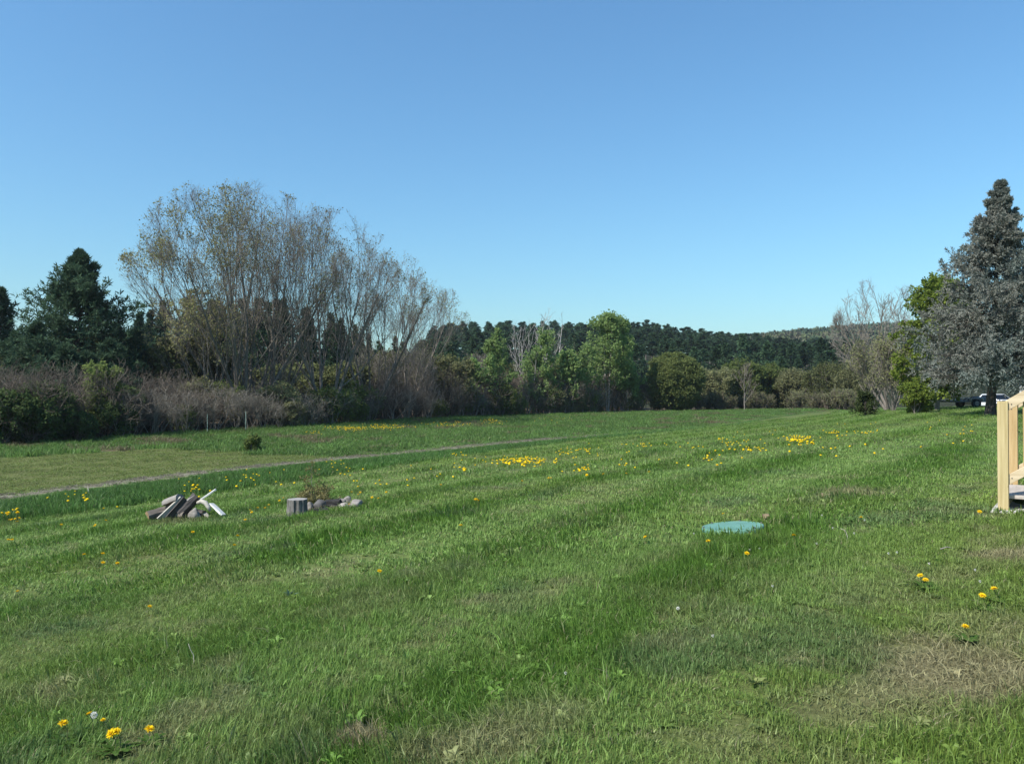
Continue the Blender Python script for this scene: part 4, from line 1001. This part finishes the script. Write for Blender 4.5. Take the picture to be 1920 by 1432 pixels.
# ------------------------------------------------------------------ porch stairs of new lumber
SR = math.atan2(-.586, .81)
t = empty('porch_stairs', STAIR, SR); tag(t, 'new pressure-treated lumber porch stairs with newel posts and sloping rails', 'stairs')
def lumber(name, c1, c2, knot, stretch):
    m = surf(name, c1, c2, 6, stretch, .65, .2, 9, dist=.004); nt = m.node_tree; N = nt.nodes.new; L = nt.links.new
    p = next(n for n in nt.nodes if n.type == 'BSDF_PRINCIPLED'); src = p.inputs['Base Color'].links[0].from_socket
    tc = N('ShaderNodeTexCoord'); v = N('ShaderNodeTexVoronoi'); v.inputs['Scale'].default_value = 4.5; L(tc.outputs['Object'], v.inputs['Vector'])
    mr = N('ShaderNodeMapRange'); mr.inputs['From Min'].default_value = .05; mr.inputs['From Max'].default_value = .11; mr.inputs['To Min'].default_value = .85; mr.inputs['To Max'].default_value = 0; L(v.outputs['Distance'], mr.inputs['Value'])
    mx = N('ShaderNodeMix'); mx.data_type = 'RGBA'; mx.inputs[7].default_value = (*knot, 1); L(mr.outputs[0], mx.inputs[0]); L(src, mx.inputs[6]); L(mx.outputs[2], p.inputs['Base Color']); return m
M['lumber'] = lumber('new_lumber', (.36, .275, .125), (.52, .42, .225), (.13, .08, .035), (6, 6, .35))
M['lumber_rail'] = lumber('new_lumber_rail', (.43, .33, .20), (.60, .49, .33), (.16, .10, .05), (.35, 6, 6))
M['lumber_warm'] = lumber('warm_lumber', (.35, .23, .10), (.50, .36, .18), (.13, .08, .04), (6, 6, .35))
M['tread'] = surf('grey_tread_board', (.33, .29, .25), (.46, .41, .36), 6, (3, .3, 3), .8, .2)
def part(name, size, cen, mat, rot=None, bev=.004):
    m = Matrix.Translation(cen)
    if rot: m = m @ Matrix.Rotation(rot, 4, 'Y')
    return bm_obj(name, box_bm(size, m), M[mat], t, bevel=bev)
pitch = R(34); W_ = 1.22; run = 1.05; rise = run * math.tan(pitch)
gl = lambda a, b: gz(STAIR.x + a * .81 + b * .586, STAIR.y - a * .586 + b * .81) - STAIR.z
for k, b in enumerate((0.0, W_)):
    part('newel_post', (.092, .092, 1.20), (.0, b, .49), 'lumber' if k == 0 else 'lumber_warm')
    part('end_post', (.092, .092, 1.75 + rise), (run + .04, b, (1.75 + rise) / 2 - .62 + .35), 'lumber')
    L_ = run / math.cos(pitch) - .02
    part('handrail', (L_, .038, .092), (.045 + run / 2 - .04, b, 1.025 + rise / 2), 'lumber_rail', -pitch)
    part('lower_rail', (L_, .038, .085), (.045 + run / 2 - .04, b, .285 + rise / 2), 'lumber_rail', -pitch)
    for q_ in range(6):
        a = .185 + q_ * .14; part('baluster', (.036, .036, .70), (a, b + .038 if b == 0 else b - .038, .66 + (a - .0) * math.tan(pitch)), 'lumber_warm', None, .003)
    part('stringer', (run / math.cos(pitch), .038, .16), (run / 2 + .22, b + (.068 if b == 0 else -.068), rise / 2 - .02), 'lumber_warm', -pitch)
for k in range(4):
    part('tread', (.285, W_ - .14, .036), (.11 + k * .27, W_ / 2, .135 + k * .182), 'tread')
    part('riser', (.02, W_ - .2, .11), (.01 + k * .27, W_ / 2, .062 + k * .182), 'lumber_warm', None, .002)
for zz in (.99, 1.04, .25, .31):
    bm = bmesh.new(); bmesh.ops.create_cone(bm, cap_ends=True, segments=8, radius1=.006, radius2=.006, depth=.006); bmesh.ops.rotate(bm, matrix=Matrix.Rotation(R(90), 3, 'X'), verts=bm.verts); bmesh.ops.translate(bm, vec=(.075, -.020, zz + .02), verts=bm.verts)
    bm_obj('screw', bm, M['rock_dark'], t)
bm = box_bm((1.6, W_ + .26, .16), Matrix.Translation((.70, W_ / 2, -.066)))
o = bm_obj('concrete_pad', bm, surf('concrete', (.36, .34, .31), (.54, .52, .48), 12, rough=.9, bump=.3), bevel=.008)
o.location = STAIR; o.rotation_euler = (0, 0, SR); tag(o, 'pale concrete pad under the porch stairs', 'pad')

# ------------------------------------------------------------------ trailer, car, camper beyond the spruce
M['steel'] = surf('dark_steel', (.03, .03, .032), (.07, .07, .075), 8, rough=.5, bump=.05, spec=.5)
M['tyre'] = surf('tyre_rubber', (.016, .016, .017), (.03, .03, .03), 20, rough=.9, bump=.1)
M['deck'] = surf('trailer_deck', (.40, .38, .35), (.58, .55, .51), 7, (.3, 3, 1), .8, .2)
M['tarp'] = surf('grey_tarp', (.04, .037, .034), (.11, .10, .09), 4, rough=.6, bump=.5)
M['white_paint'] = surf('white_paint', (.74, .75, .76), (.80, .81, .82), 3, rough=.25, bump=0, spec=.5)
M['glass'] = surf('dark_window_glass', (.012, .016, .024), (.02, .026, .036), 2, rough=.08, bump=0, spec=.6)
M['chrome'] = surf('lamp_plastic', (.55, .56, .58), (.65, .66, .68), 4, rough=.2, bump=0, spec=.6)
def wheel(parent, cen, rad, wid, axis='Y'):
    def cyl(r, w): 
        bm = bmesh.new(); bmesh.ops.create_cone(bm, cap_ends=True, segments=24, radius1=r, radius2=r, depth=w); bmesh.ops.rotate(bm, matrix=Matrix.Rotation(R(90), 3, 'X' if axis == 'Y' else 'Y'), verts=bm.verts); bmesh.ops.translate(bm, vec=cen, verts=bm.verts); return bm
    w = bm_obj('wheel', cyl(rad, wid), M['tyre'], parent, bevel=.02); bm_obj('rim', cyl(rad * .5, wid + .02), M['rock'], w)
t = empty('utility_trailer', on(1808, 52), R(4)); tag(t, 'flatbed utility trailer with grey deck parked beyond the spruce', 'trailer')
def tp(name, size, cen, mat, bev=.006, rot=None, ax='Y'):
    m = Matrix.Translation(cen)
    if rot: m = m @ Matrix.Rotation(rot, 4, ax)
    return bm_obj(name, box_bm(size, m), M[mat], t, bevel=bev)
for k in range(7): tp('deck_board', (2.9, .19, .035), (0, -.6 + k * .2, .47), 'deck', .004)
for b in (-.71, .71): tp('side_rail', (2.95, .05, .11), (0, b, .42), 'steel')
for a in (-1.45, 1.45): tp('end_rail', (.05, 1.37, .10), (a, 0, .42), 'steel')
tp('axle', (.06, 1.3, .06), (.25, 0, .28), 'steel')
for b in (-.82, .82):
    wheel(t, (.25, b, .29), .29, .17); tp('fender', (.80, .20, .03), (.25, b, .62), 'deck'); tp('fender_end', (.03, .20, .18), (-.14, b, .53), 'deck'); tp('fender_end', (.03, .20, .18), (.64, b, .53), 'deck')
for sg in (-1, 1): tp('tongue', (1.25, .06, .08), (2.05, sg * .18, .42), 'steel', .006, -sg * .28, 'Z')
tp('jack', (.05, .05, .55), (2.4, 0, .29), 'chrome'); tp('coupler', (.25, .10, .09), (2.72, 0, .45), 'chrome')
bm = bmesh.new(); bmesh.ops.create_icosphere(bm, subdivisions=3, radius=1)
for v in bm.verts: v.co = Vector((v.co.x * .75 + .75, v.co.y * .5, max(v.co.z, -.1) * .22 * (1 + .3 * math.sin(v.co.x * 5) * math.sin(v.co.y * 4)) + .50))
o = bm_obj('tarped_load', bm, M['tarp'], smooth=True); o.location = t.location; o.rotation_euler = t.rotation_euler; tag(o, 'lumpy grey tarp heap lying on the flatbed trailer', 'load')

t = empty('parked_car', on(1868, 75), R(-90 + 6)); tag(t, 'white car parked nose-on beyond the spruce trunk', 'car')
sect = [(-2.15, .45, .72, .80), (-2.10, .30, .92, .86), (-1.5, .26, .98, .90), (-.3, .25, 1.0, .91), (.9, .25, .96, .90), (1.6, .26, .88, .89), (2.05, .30, .78, .82), (2.15, .42, .66, .74)]
bm = bmesh.new(); rings = []
for x, z0, z1, hw in sect:
    pr = [(-hw * .92, z0), (hw * .92, z0), (hw, z0 + .18), (hw, z1 - .14), (hw * .9, z1), (-hw * .9, z1), (-hw, z1 - .14), (-hw, z0 + .18)]
    rings.append([bm.verts.new((x, a, b)) for a, b in pr])
for k in range(len(rings) - 1):
    for i in range(8): bm.faces.new((rings[k][i], rings[k][(i + 1) % 8], rings[k + 1][(i + 1) % 8], rings[k + 1][i]))
bm.faces.new(rings[0]); bm.faces.new(rings[-1]); body = bm_obj('body', bm, M['white_paint'], t, smooth=True)
bm = bmesh.new(); lo = [(-1.75, .80), (1.05, .80)]; hi = [(-1.1, .62), (.25, .62)]
a = [bm.verts.new(p) for p in [(-1.75, -.80, .93), (1.05, -.80, .93), (1.05, .80, .93), (-1.75, .80, .93)]]
b = [bm.verts.new(p) for p in [(-1.1, -.62, 1.46), (.25, -.62, 1.46), (.25, .62, 1.46), (-1.1, .62, 1.46)]]
for i in range(4): bm.faces.new((a[i], a[(i + 1) % 4], b[(i + 1) % 4], b[i]))
bm.faces.new(b); bm_obj('cabin', bm, M['white_paint'], t, bevel=.03)
def quad(name, pts, mat, parent=t):
    bm = bmesh.new(); bm.faces.new([bm.verts.new(p) for p in pts]); g_ = bmesh.ops.solidify(bm, geom=list(bm.faces), thickness=.012); return bm_obj(name, bm, M[mat], parent)
quad('windshield', [(1.02, -.70, .98), (1.02, .70, .98), (.34, .57, 1.42), (.34, -.57, 1.42)], 'glass')
quad('rear_window', [(-1.70, .68, .99), (-1.70, -.68, .99), (-1.2, -.55, 1.41), (-1.2, .55, 1.41)], 'glass')
for sg in (-1, 1):
    quad('side_window', [(-1.3, sg * .785, .99), (.75, sg * .785, .99), (.2, sg * .655, 1.40), (-1.0, sg * .655, 1.40)][::sg], 'glass')
    bm_obj('headlight', box_bm((.08, .34, .13), Matrix.Translation((2.10, sg * .55, .60))), M['chrome'], t, bevel=.02)
    for x in (-1.3, 1.32): wheel(t, (x, sg * .80, .32), .32, .2)
bm_obj('grille', box_bm((.05, .6, .12), Matrix.Translation((2.15, 0, .55))), M['steel'], t, bevel=.01)
bm_obj('bumper', box_bm((.10, 1.5, .14), Matrix.Translation((2.14, 0, .38))), M['steel'], t, bevel=.02)

t = empty('camper_trailer', on(1985, 62), R(3)); tag(t, 'white camper trailer standing behind the spruce and stair rail', 'camper')
prof = [(-2.4, .5), (2.2, .5), (2.5, .9), (2.5, 1.7), (2.15, 2.5), (1.7, 2.72), (-1.9, 2.72), (-2.4, 2.4)]
bm = bmesh.new(); A_ = [bm.verts.new((x, -1.05, z)) for x, z in prof]; B_ = [bm.verts.new((x, 1.05, z)) for x, z in prof]
bm.faces.new(A_); bm.faces.new(B_[::-1])
for i in range(8): bm.faces.new((A_[i], B_[i], B_[(i + 1) % 8], A_[(i + 1) % 8]))
bm_obj('shell', bm, M['white_paint'], t, bevel=.04)
for x in (-1.5, .9): bm_obj('window', box_bm((.9, .03, .5), Matrix.Translation((x, -1.06, 1.75))), M['glass'], t, bevel=.01)
bm_obj('door', box_bm((.65, .03, 1.7), Matrix.Translation((-.35, -1.06, 1.5))), M['deck'], t, bevel=.01)
bm_obj('stripe', box_bm((4.5, .02, .14), Matrix.Translation((-.05, -1.058, 1.12))), M['tarp'], t, bevel=.004)
for b in (-.95, .95): wheel(t, (-.2, b, .34), .34, .2)
bm_obj('tongue', box_bm((1.2, .12, .10), Matrix.Translation((3.0, 0, .50))), M['steel'], t, bevel=.01)
bm_obj('chassis', box_bm((4.4, 1.5, .12), Matrix.Translation((0, 0, .46))), M['steel'], t, bevel=.01)

# ------------------------------------------------------------------ posts and sticks
M['tpost'] = surf('green_steel_post', (.14, .20, .16), (.26, .33, .28), 8, rough=.6, bump=.1)
for k, (px, py, h, lb) in enumerate([(461, 809, 1.35, 'thin green steel fence post in front of the tallest maple'), (389, 813, 1.25, 'thin green steel fence post in front of the low spreading maple')]):
    t = empty('fence_post', gp(px, py)); tag(t, lb, 'post', 'steel posts at the wood edge')
    bm_obj('flange', box_bm((.045, .006, h + .2), Matrix.Translation((0, 0, h / 2 - .1))), M['tpost'], t)
    bm_obj('stem', box_bm((.007, .04, h + .2), Matrix.Translation((0, .023, h / 2 - .1))), M['tpost'], t)
def stalk(label, px, py, pts, rad, mat='wood_pale', name='dry_stalk'):
    n_ = len(pts); o = tube_obj(name, pts, np.linspace(rad, rad * .5, n_), 5, M[mat]); o.location = gp(px, py); return tag(o, label, 'stalk')
stalk('pale bent dry stalk standing in the lawn grass by the dandelion cluster', 364, 1252, [(0, 0, -.02), (.008, 0, .04), (.004, 0, .09), (-.02, .01, .12), (-.028, 0, .16)], .0035)
stalk('pale arched dry stalk in the lawn near the green lid', 1585, 1018, [(0, 0, -.02), (.012, 0, .06), (-.005, 0, .11), (-.05, 0, .13)], .004)
stalk('white stick stuck up in the tall verge grass', 168, 934, [(.02, 0, -.05), (.0, 0, .12), (-.03, 0, .28)], .016)
stalk('thin dry twig lying on the worn lawn by the stairs', 1775, 1036, [(-.06, 0, .03), (0, .01, .045), (.07, 0, .03)], .006, 'wood_grey')

# ------------------------------------------------------------------ dandelions
M['dand'] = leafmat('dandelion_petals', (.78, .50, .010), (.88, .66, .03), .25, .08)
M['dstem'] = leafmat('dandelion_stem', (.14, .17, .06), (.20, .20, .09), .2, .1)
M['dleaf'] = leafmat('dandelion_leaf', (.05, .10, .022), (.075, .135, .03), .3, .1)
M['seed'] = leafmat('seed_fluff', (.74, .72, .66), (.86, .84, .78), .4, .05)
def dand_head(seed):
    r = np.random.default_rng(seed); g = Geo()
    for rad, n, el, L in [(.003, 26, .12, .021), (.003, 22, .45, .018), (.002, 18, .85, .014), (.001, 10, 1.25, .010)]:
        a = np.arange(n) / n * 6.283 + r.uniform(0, .3, n); e = el + r.normal(0, .1, n)
        d = np.c_[np.cos(a) * np.cos(e), np.sin(a) * np.cos(e), np.sin(e)]; c = d * rad
        V, Q = diamonds(c, d, np.cross(d, np.c_[-np.sin(a), np.cos(a), 0 * a]), L * r.uniform(.85, 1.1, n), .0058); g.add(V, Q, tint=np.repeat(r.uniform(0, 1, n), 4))
    return g.mesh('flower_head', M['dand'], smooth=False)
def dome_head(seed):
    r = np.random.default_rng(seed); n = 9; a = np.arange(n) / n * 6.283
    V = [np.c_[np.cos(a) * .021, np.sin(a) * .021, r.uniform(.001, .005, n)], np.c_[np.cos(a + .3) * .012, np.sin(a + .3) * .012, np.full(n, .011)], np.array([[0, 0, .013], [0, 0, -.006]])]
    V = np.concatenate(V); i = np.arange(n); j = (i + 1) % n
    return mesh_np('flower_head', V, [np.stack([i, j, j + n, i + n], 1), np.concatenate([np.stack([i + n, j + n, i * 0 + 2 * n], 1), np.stack([j, i, i * 0 + 2 * n + 1], 1)])], M['dand'], r.uniform(0, 1, len(V)))
HEADS = [dand_head(200 + k) for k in range(3)]; DOMES = [dome_head(210 + k) for k in range(3)]
V, Q = tubes(np.array([[(0, 0, -1.0), (.02, 0, -.6), (.015, .01, -.3), (0, 0, 0)]]), np.full((1, 4), .0022), 5); STEM = mesh_np('stem', V, [Q], M['dstem'], np.full(len(V), .5))
def rosette(seed):
    r = np.random.default_rng(seed); n = 9; g = Geo()
    for k in range(n):
        a = k / n * 6.283 + r.uniform(-.2, .2); L = r.uniform(.06, .12); ts = np.linspace(0, 1, 7)
        cx = np.c_[np.cos(a) * L * ts, np.sin(a) * L * ts, .006 + .045 * ts * (1 - ts * .55)]
        w = .003 + .013 * np.sin(ts * 3.0) * (.6 + .4 * (np.arange(7) % 2)); sd_ = np.array([-np.sin(a), np.cos(a), .15])
        VV = np.stack([cx - sd_ * w[:, None], cx + sd_ * w[:, None]], 1).reshape(-1, 3); q = np.arange(6)[:, None] * 2 + np.array([0, 1, 3, 2]); g.add(VV, q, tint=r.uniform(0, 1))
    return g.mesh('leaves', M['dleaf'])
ROS = [rosette(220 + k) for k in range(3)]
spots = []   # (px, py of the flower, size, label, group)
L_near = 'large open yellow dandelion in the small cluster with a white seed head'
for px, py, sz in [(123, 1360, 1.15), (213, 1380, 1.2), (222, 1376, 1.0), (284, 1369, 1.15), (171, 1344, .8), (197, 1354, .62)]: spots.append((px, py, sz, L_near, 'dandelions of the cluster with the seed head'))
L_l = 'lone yellow dandelion in the open lawn between stump and seed head cluster'
for px, py in [(36, 1114), (283, 1140), (160, 1045), (195, 1044), (195, 1058), (222, 1060), (18, 1015), (25, 1017), (441, 1024), (447, 1008), (363, 1003), (712, 1075), (864, 986), (461, 978), (117, 988), (200, 980), (180, 990)]: spots.append((px, py, .95, L_l, 'dandelions scattered on the open lawn'))
L_r = 'yellow dandelion in the lawn around the green lid and stairs'
for px, py in [(1209, 1007), (1355, 963), (1327, 1016), (1399, 1039), (1487, 1002), (1835, 958), (1723, 1077), (1733, 1086), (1861, 1102), (1839, 1114), (1807, 1175), (1613, 968)]: spots.append((px, py, .95, L_r, 'dandelions around the lid and stairs'))
r = np.random.default_rng(5)
def cluster(cx, cy, rx, ry, n, sz, lb, gr):
    for _ in range(n): spots.append((cx + r.normal(0, rx * .5), cy + r.normal(0, ry * .5), sz * r.uniform(.7, 1.15), lb, gr))
cluster(893, 942, 4, 5, 4, 1.1, 'yellow dandelion in the tight tuft on the plain mown stripe', 'dandelions of the tight tuft')
LA = 'yellow dandelion in the dense patch where lawn meets tall verge'; GA = 'dandelions of the dense lawn edge patch'
cluster(985, 868, 62, 8, 120, 1.2, LA, GA); cluster(870, 884, 6, 4, 7, 1.3, LA, GA); cluster(1090, 880, 16, 4, 12, 1.2, LA, GA); cluster(860, 858, 14, 4, 10, 1.1, LA, GA); cluster(1060, 850, 22, 8, 16, 1.1, LA, GA); cluster(1100, 852, 30, 8, 18, 1.1, LA, GA); cluster(1205, 842, 25, 6, 14, 1.1, LA, GA)
LC = 'yellow dandelion in the bright patch halfway up the striped lawn'; GC = 'dandelions of the bright patch up the lawn'
cluster(1498, 829, 26, 7, 70, 1.25, LC, GC); cluster(1560, 817, 18, 5, 16, 1.2, LC, GC); cluster(1368, 834, 26, 5, 18, 1.1, LC, GC); cluster(1405, 846, 28, 4, 18, 1.1, LC, GC); cluster(1325, 860, 14, 6, 8, 1.0, LC, GC); cluster(1625, 815, 24, 3, 12, 1.1, LC, GC)
LV = 'yellow dandelion among the tall grass of the verge'; GV = 'dandelions of the verge'
cluster(22, 975, 24, 9, 16, 1.25, LV, GV); cluster(370, 920, 60, 12, 16, 1.1, LV, GV); cluster(480, 905, 70, 12, 18, 1.1, LV, GV); cluster(150, 945, 90, 12, 14, 1.1, LV, GV); cluster(640, 885, 60, 12, 18, 1.1, LV, GV)
LS = 'yellow dandelion on the lawn beside the stone fire ring'; GS = 'dandelions beside the fire ring'
for px, py in [(664, 905), (670, 904), (672, 915), (660, 926), (672, 929), (676, 926), (698, 935), (710, 938), (655, 948), (505, 952), (525, 942), (532, 938), (470, 963), (473, 965), (484, 958), (498, 957), (705, 908), (712, 902), (714, 912)]: spots.append((px, py, .95, LS, GS))
LM = 'yellow dandelion scattered thinly over the far striped lawn'; GM = 'dandelions thinly scattered on the far lawn'
for _ in range(120):
    px = r.uniform(720, 1840); py = r.uniform(np.interp(px, [720, 1000, 1330, 1840], [885, 850, 808, 785]), np.interp(px, [720, 1200, 1840], [925, 890, 830])); spots.append((px, py, 1.0, LM, GM))
LF = 'yellow dandelion in the far meadow drift before the thicket'; GF = 'dandelions of the far meadow drift'
cluster(650, 812, 40, 4, 110, 1.45, LF, GF); cluster(720, 809, 44, 4, 110, 1.45, LF, GF); cluster(840, 803, 40, 4, 50, 1.4, LF, GF); cluster(925, 796, 22, 4, 45, 1.4, LF, GF); cluster(590, 822, 20, 4, 14, 1.3, LF, GF); cluster(1040, 792, 30, 4, 12, 1.3, LF, GF)
items = []
for px, py, sz, lb, gr in spots:
    p = gp(px, py + 2)
    if p.y > 100 or not keep_clear(np.array([p.x]), np.array([p.y]))[0]: continue
    items.append((p.y, p, sz, lb, gr, px, py))
items.sort(key=lambda i: i[0] / i[2])
qr = np.random.default_rng(8); Lrest = Geo(); Srest = Geo()
for n_i, (d, p, sz, lb, gr, px, py) in enumerate(items):
    _, zh_, zi_, _ = zones(np.array([p.x]), np.array([p.y])); zone_h = zh_[0]
    hgt = float(zone_h * qr.uniform(1.0, 1.3) * (1.05 if zi_[0] == 1 else 1.6 if p.y > 18 else 1.15) + .035)
    # stand so that the flower, not its foot, is seen where the photo shows it
    sc = sz * (1.05 if p.y < 9 else 1.25)
    tilt = qr.normal(0, .22) - .25; yaw = qr.uniform(-.9, .9)
    if n_i < 300:
        f_ = 1 - min(hgt / max(EYE - p.z, .5) * .8, .25); b = Vector((p.x * f_, p.y * f_, 0)); b.z = gz(b.x, b.y)
        t = empty('dandelion', b, qr.uniform(0, 6.28) if d > 8 else 0); tag(t, lb, 'dandelion', gr)
        h_ = kid('flower_head', (HEADS if d < 16 else DOMES)[int(qr.integers(0, 3))], t); h_.location = (0, 0, hgt); h_.scale = (sc,) * 3; h_.rotation_euler = (tilt * -1.2 if d < 8 else tilt, qr.normal(0, .2), 0)
        s_ = kid('stem', STEM, t); s_.location = (0, 0, hgt); s_.scale = (1, 1, hgt + .01)
        if d < 6: l_ = kid('leaves', ROS[n_i % 3], t); l_.rotation_euler = (0, 0, qr.uniform(0, 6.28)); l_.location = (0, 0, .01)
    else:
        src = DOMES[0]; co = np.empty(len(src.vertices) * 3); src.vertices.foreach_get('co', co); co = co.reshape(-1, 3) * sc + np.array([p.x, p.y, p.z + hgt])
        n9 = 9; i = np.arange(n9); j = (i + 1) % n9
        Lrest.add(co, np.stack([i, j, j + n9, i + n9], 1), np.concatenate([np.stack([i + n9, j + n9, i * 0 + 18], 1), np.stack([j, i, i * 0 + 19], 1)]), tint=qr.uniform(0, 1))
        V, Q = tubes(np.array([[(p.x, p.y, p.z - .02), (p.x, p.y, p.z + hgt)]]), np.full((1, 2), .003), 3)
        Srest.add(V, Q, tint=.3)
if Lrest.n:
    o = tag(link('distant_dandelions', Lrest.mesh('distant_dandelions', M['dand'])), 'countless far yellow dandelions speckling meadow and lawn', 'dandelions', kind='stuff')
    tag(link('stems', Srest.mesh('stems', M['dstem']), o), kind='stuff')
print('dandelions', len(items))
def seed_head(label, px, py, h, s=1.0):
    r = np.random.default_rng(px); t = empty('dandelion_seed_head', gp(px, py + h * 100)); tag(t, label, 'seed head', 'white seed heads in the lawn')
    n = 150; d = rdir(r, n); g = Geo(); V, Q = diamonds(d * .012 * s, d, rdir(r, n), .013 * s, .005 * s); g.add(V, Q, tint=np.repeat(r.uniform(0, 1, n), 4)); o = kid('fluff', g.mesh('fluff', M['seed'], False), t); o.location = (0, 0, h)
    s_ = kid('stem', STEM, t); s_.location = (0, 0, h); s_.scale = (1, 1, h + .02)
seed_head('fluffy white dandelion seed head among the large yellow dandelions', 180, 1358, .08, .8)
seed_head('faint white dandelion seed head in the lush stripe below the lid', 1270, 1150, .06, .5)
def clover(seed):
    r = np.random.default_rng(seed); n = 40; d = norm(rdir(r, n) + np.array([0, 0, .3])); g = Geo(); V, Q = diamonds(d * .004, d, rdir(r, n), .008, .004); g.add(V, Q, tint=np.repeat(r.uniform(0, 1, n), 4)); return g.mesh('flower_head', M['seed'], False)
CL = clover(1)
for px, py in [(1826, 1082), (1664, 1050), (1680, 1048), (1447, 1112), (1335, 1208), (1423, 1040), (1405, 1042), (1350, 1083), (1740, 1070), (1835, 1104), (1297, 1072), (1530, 1030), (1600, 1010), (1560, 1000), (1620, 985), (1540, 975), (1060, 1280), (1300, 1010)]:
    t = empty('white_clover', gp(px, py)); tag(t, 'tiny white clover flower in the short grass around lid and stairs', 'clover', 'white clover flowers in the lawn')
    h_ = kid('flower_head', CL, t); h_.location = (0, 0, .055); h_.scale = (.8,) * 3; s_ = kid('stem', STEM, t); s_.location = (0, 0, .055); s_.scale = (.6, .6, .065)
def weed(label, px, py, s, seed, c):
    t = empty('broadleaf_weed', gp(px, py)); tag(t, label, 'weed')
    r = np.random.default_rng(seed); n = 15; g = Geo()
    for k in range(n):
        a = r.uniform(0, 6.283); L = s * r.uniform(.6, 1.1); ts = np.linspace(0, 1, 6); e = r.uniform(.5, 1.2)
        cx = np.c_[np.cos(a) * np.cos(e) * L * ts, np.sin(a) * np.cos(e) * L * ts, L * ts * np.sin(e) * (1 - .35 * ts ** 2)]; w = s * .10 * np.sin(.15 + ts * 2.85); sd_ = np.array([-np.sin(a), np.cos(a), .2])
        VV = np.stack([cx - sd_ * w[:, None], cx + sd_ * w[:, None]], 1).reshape(-1, 3); q = np.arange(5)[:, None] * 2 + np.array([0, 1, 3, 2]); g.add(VV, q, tint=r.uniform(0, 1))
    kid('leaves', g.mesh('leaves', leafmat(label[:12], *c, .3)), t)
weed('pale yellow-green broadleaf weed in the worn lawn', 1410, 1282, .085, 3, ((.20, .25, .085), (.28, .32, .12)))
weed('bluish grey-green weed rosette in the lawn stripe', 545, 1118, .10, 4, ((.10, .16, .12), (.14, .20, .15)))

# ------------------------------------------------------------------ air
bm = box_bm((2400, 2000, 130), Matrix.Translation((150, 560, 62)))
me = bpy.data.meshes.new('haze'); bm.to_mesh(me); bm.free()
hz = bpy.data.materials.new('haze'); hz.use_nodes = True; nt = hz.node_tree
for n in list(nt.nodes): nt.nodes.remove(n)
ho = nt.nodes.new('ShaderNodeOutputMaterial'); pv = nt.nodes.new('ShaderNodeVolumePrincipled')
pv.inputs['Color'].default_value = (.80, .90, 1, 1); pv.inputs['Density'].default_value = .00016; pv.inputs['Anisotropy'].default_value = .2
nt.links.new(pv.outputs[0], ho.inputs['Volume']); me.materials.append(hz)
tag(link('haze', me), 'thin pale blue summer haze in the air', 'haze', kind='stuff')
